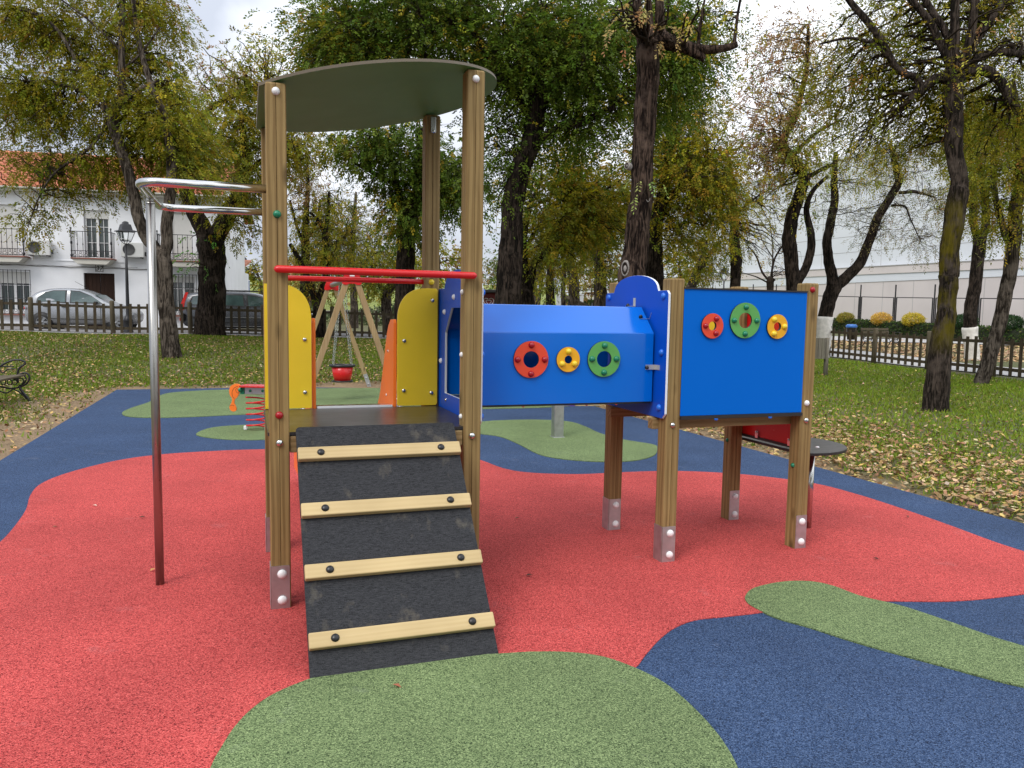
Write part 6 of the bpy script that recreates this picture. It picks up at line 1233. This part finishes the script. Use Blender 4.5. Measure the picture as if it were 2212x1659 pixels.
# thin trees behind the swing
for (lab, lms, bls, sd_, Z, bk) in [
    ('thin dark tree with a sparse golden crown, left of the swing plates', [[(757, 840, 30, .22), (760, 760, 30, .19), (763, 700, 30, .18), (763, 590, 30, .15), (765, 540, 30, .12), (770, 470, 30, .07), (768, 400, 30, .04)], [(762, 620, 30, .08), (740, 560, 30, .06), (725, 500, 30, .04)], [(764, 600, 30, .07), (790, 560, 30, .05), (800, 500, 30, .03)]], [(660, 420, 30, 50, 60, 2, 16, 190, G_RUST), (650, 500, 30, 45, 50, 2, 14, 210, G_YG), (700, 470, 30, 50, 60, 2, 14, 190, G_MIX), (640, 350, 30, 40, 50, 2, 12, 160, G_OLIVE)], 111, 30, 'bark'),
    ('thin dark forked tree with black twisted limbs, just left of the swing', [[(795, 850, 27, .22), (797, 770, 27, .19), (806, 732, 27, .15), (815, 690, 27, .13), (818, 637, 27, .12), (812, 590, 27, .10), (820, 540, 27, .07), (822, 480, 27, .04)], [(797, 775, 27, .15), (785, 740, 27, .13), (770, 700, 27, .12), (748, 650, 27, .10), (725, 610, 27, .07)], [(814, 600, 27, .07), (797, 555, 27, .06), (775, 530, 27, .04)], [(818, 620, 27, .05), (850, 600, 27, .04), (880, 580, 27, .03)]], [(740, 530, 27, 60, 40, 2, 14, 230, G_YG), (760, 460, 27, 50, 50, 2, 12, 170, G_MIX), (700, 560, 27, 60, 30, 2, 12, 180, G_YG), (680, 610, 27, 60, 20, 2, 8, 90, G_OLIVE)], 113, 27, 'bark'),
    ('pale grey trunk standing behind the swing, in line with its chains', [[(886, 815, 40, .24), (886, 770, 40, .2), (884, 717, 40, .18), (880, 650, 40, .15), (885, 560, 40, .1), (890, 480, 40, .06)], [(884, 690, 40, .08), (915, 650, 40, .06), (950, 600, 40, .04)]], [(770, 480, 40, 60, 60, 3, 30, 160, G_GREY), (740, 540, 40, 50, 50, 3, 22, 120, G_YG), (800, 560, 40, 50, 50, 3, 24, 130, G_GREY)], 115, 40, 'bark_grey'),
    ('mossy trunk bending left beside the right swing leg', [[(975, 850, 31, .26), (968, 790, 31, .22), (965, 740, 31, .2), (985, 705, 31, .18), (1005, 680, 31, .15), (1020, 640, 31, .1)], [(966, 745, 31, .13), (945, 700, 31, .1), (925, 650, 31, .07), (915, 600, 31, .04)]], [(800, 590, 31, 70, 30, 2, 12, 260, G_YG), (860, 560, 31, 50, 40, 2, 12, 280, G_YG), (840, 500, 31, 50, 50, 2, 12, 210, G_MIX)], 117, 31, 'bark_grey'),
    ('pale trunk behind the golden tree, seen above the middle of the tunnel', [[(1332, 820, 34, .22), (1333, 745, 34, .18), (1336, 710, 34, .16), (1350, 660, 34, .13), (1352, 600, 34, .09), (1360, 540, 34, .05)]], [(1180, 560, 34, 50, 40, 2, 12, 60, G_YG), (1170, 490, 34, 50, 40, 2, 12, 90, G_MIX)], 119, 34, 'bark_grey'),
    ('short dark trunk with yellow sprays hanging low, above the yellow porthole ring', [[(1376, 820, 28, .2), (1376, 740, 28, .17), (1375, 690, 28, .14), (1380, 630, 28, .11), (1390, 560, 28, .07)]], [(1190, 590, 28, 30, 50, 1.2, 10, 70, G_YG), (1210, 530, 28, 50, 40, 1.6, 10, 110, G_YG), (1240, 480, 28, 50, 40, 1.6, 10, 320, G_MIX)], 121, 28, 'bark'),
    ('grey speckled trunk beside the thin lamp post, above the tunnel', [[(1437, 820, 31, .26), (1437, 740, 31, .21), (1434, 700, 31, .19), (1425, 660, 31, .15), (1430, 600, 31, .1)], [(1408, 790, 31, .1), (1408, 720, 31, .10), (1410, 670, 31, .09), (1402, 620, 31, .06)]], [(1250, 570, 31, 50, 35, 1.8, 12, 70, G_YG), (1230, 510, 31, 40, 40, 1.8, 10, 110, G_MIX), (1270, 470, 31, 50, 50, 2, 10, 420, G_DARK)], 123, 31, 'bark_grey'),
    ('stout speckled trunk draped in yellow-green leaves left of the blue arch', [[(1498, 820, 26, .30), (1500, 760, 26, .24), (1502, 720, 26, .22), (1500, 670, 26, .2), (1490, 610, 26, .15), (1480, 550, 26, .1)]], [(1312, 575, 26, 30, 30, 1.6, 12, 90, G_YG), (1290, 500, 26, 40, 35, 1.8, 10, 260, G_DARK), (1350, 470, 26, 50, 35, 1.8, 10, 240, G_MIX)], 125, 26, 'bark_grey'),
    ('leaning bare double trunk right of the blue arch, before the hall', [[(1715, 830, 30, .22), (1722, 740, 30, .18), (1735, 700, 30, .17), (1755, 650, 30, .13), (1765, 600, 30, .08)], [(1720, 745, 30, .12), (1742, 690, 30, .10), (1762, 655, 30, .09), (1790, 610, 30, .05)]], [(1520, 540, 30, 50, 50, 2, 14, 300, G_MIX), (1590, 540, 30, 30, 30, 1.6, 9, 80, G_MIX), (1540, 590, 30, 40, 16, 1, 6, 60, G_YG)], 127, 30, 'bark_grey')]:
    tree(lab, [Oo(l) for l in lms], bls, sd_, bk, leaf=(.07, .13), wr_=.42, n_leaf=7, ntw=.35, sides=10, spread=.3, dens=1.9, seg_r=.7)
# woodland edge beyond the field
rq = random.Random(12)
for i in range(22):
    px = 560 + i * 62 + rq.uniform(-20, 20); Y = rq.uniform(52, 95); top = rq.uniform(470, 600); pl = [G_MIX, G_OLIVE, G_RUST, G_GREY, G_DARK][i % 5]
    q = at(px, 700, Y); k_ = FPX / Y; gy = 683 - (tz(q.x, q.y) - EYE) * k_
    tree('distant autumn tree beyond the park, one of the far wooded edge', [[(px, gy, Y, .25), (px + 6, gy - 2.2 * k_, Y, .18), (px + rq.uniform(-14, 14), gy - 4.5 * k_, Y, .08)]], [(px + rq.uniform(-20, 20), gy - 4.2 * k_, Y, 2.6 * k_, 2.4 * k_, 2.6, 16, 330, pl), (px + rq.uniform(-30, 30), gy - 2.4 * k_, Y, 2.6 * k_, 1.2 * k_, 2, 10, 70, pl)], 200 + i, 'bark_grey', leaf=(.16, .28), wr_=.55, n_leaf=6, ntw=.1, sides=8, spread=.5, group='trees of the far wooded edge', name='distant_tree', dens=1.2)
rq = random.Random(5)
for i in range(9):
    px = 590 + i * 75 + rq.uniform(-20, 20); Y = 46 + rq.uniform(0, 4); q = at(px, 760 * o2, Y); g0 = tz(q.x, q.y)
    leafball('field_shrub', 'grey-green shrub along the stone wall at the foot of the field', 'shrub', (q.x, q.y, g0 - .1), (1.0 + rq.random() * .8, .8, .45 + .35 * rq.random()), 700, [(.10, .13, .06), (.16, .16, .08), (.07, .09, .04)], [3, 2, 2], (.14, .24), grp='shrubs along the stone wall', trunk=False, seed=60 + i)
# unseen trees added behind the viewer to darken reflections and frontal light
hzn = 688.0; Yb = -11.0; kb = FPX / 11.0
tb0, _ = tree('unseen leafy tree added behind the viewer to darken reflections', [[(1106, hzn - 1.5 * kb, Yb, .25), (1106, hzn + 1.5 * kb, Yb, .2), (1120, hzn + 4.5 * kb, Yb, .12)]], [(1106, hzn + 4.2 * kb, Yb, 3.0 * kb, 2.6 * kb, 3, 20, 900, G_OLIVE), (1106, hzn + 1.4 * kb, Yb, 2.6 * kb, 1.2 * kb, 2.6, 14, 450, G_OLIVE)], 400, 'bark', leaf=(.16, .26), wr_=.55, n_leaf=6, ntw=.05, sides=8, spread=.5, group='unseen trees added for dark reflections', name='added_rear_tree')
for i, (x_, y_) in enumerate([(6.2, -10), (12.5, -8), (-2, -18), (4, -17), (19, -2), (-9, -20)]):
    c = copy_tree(tb0); c.location = (x_, y_, -.03); c.rotation_euler = (0, 0, i * 1.7)
print('LEAVES', NLEAF)
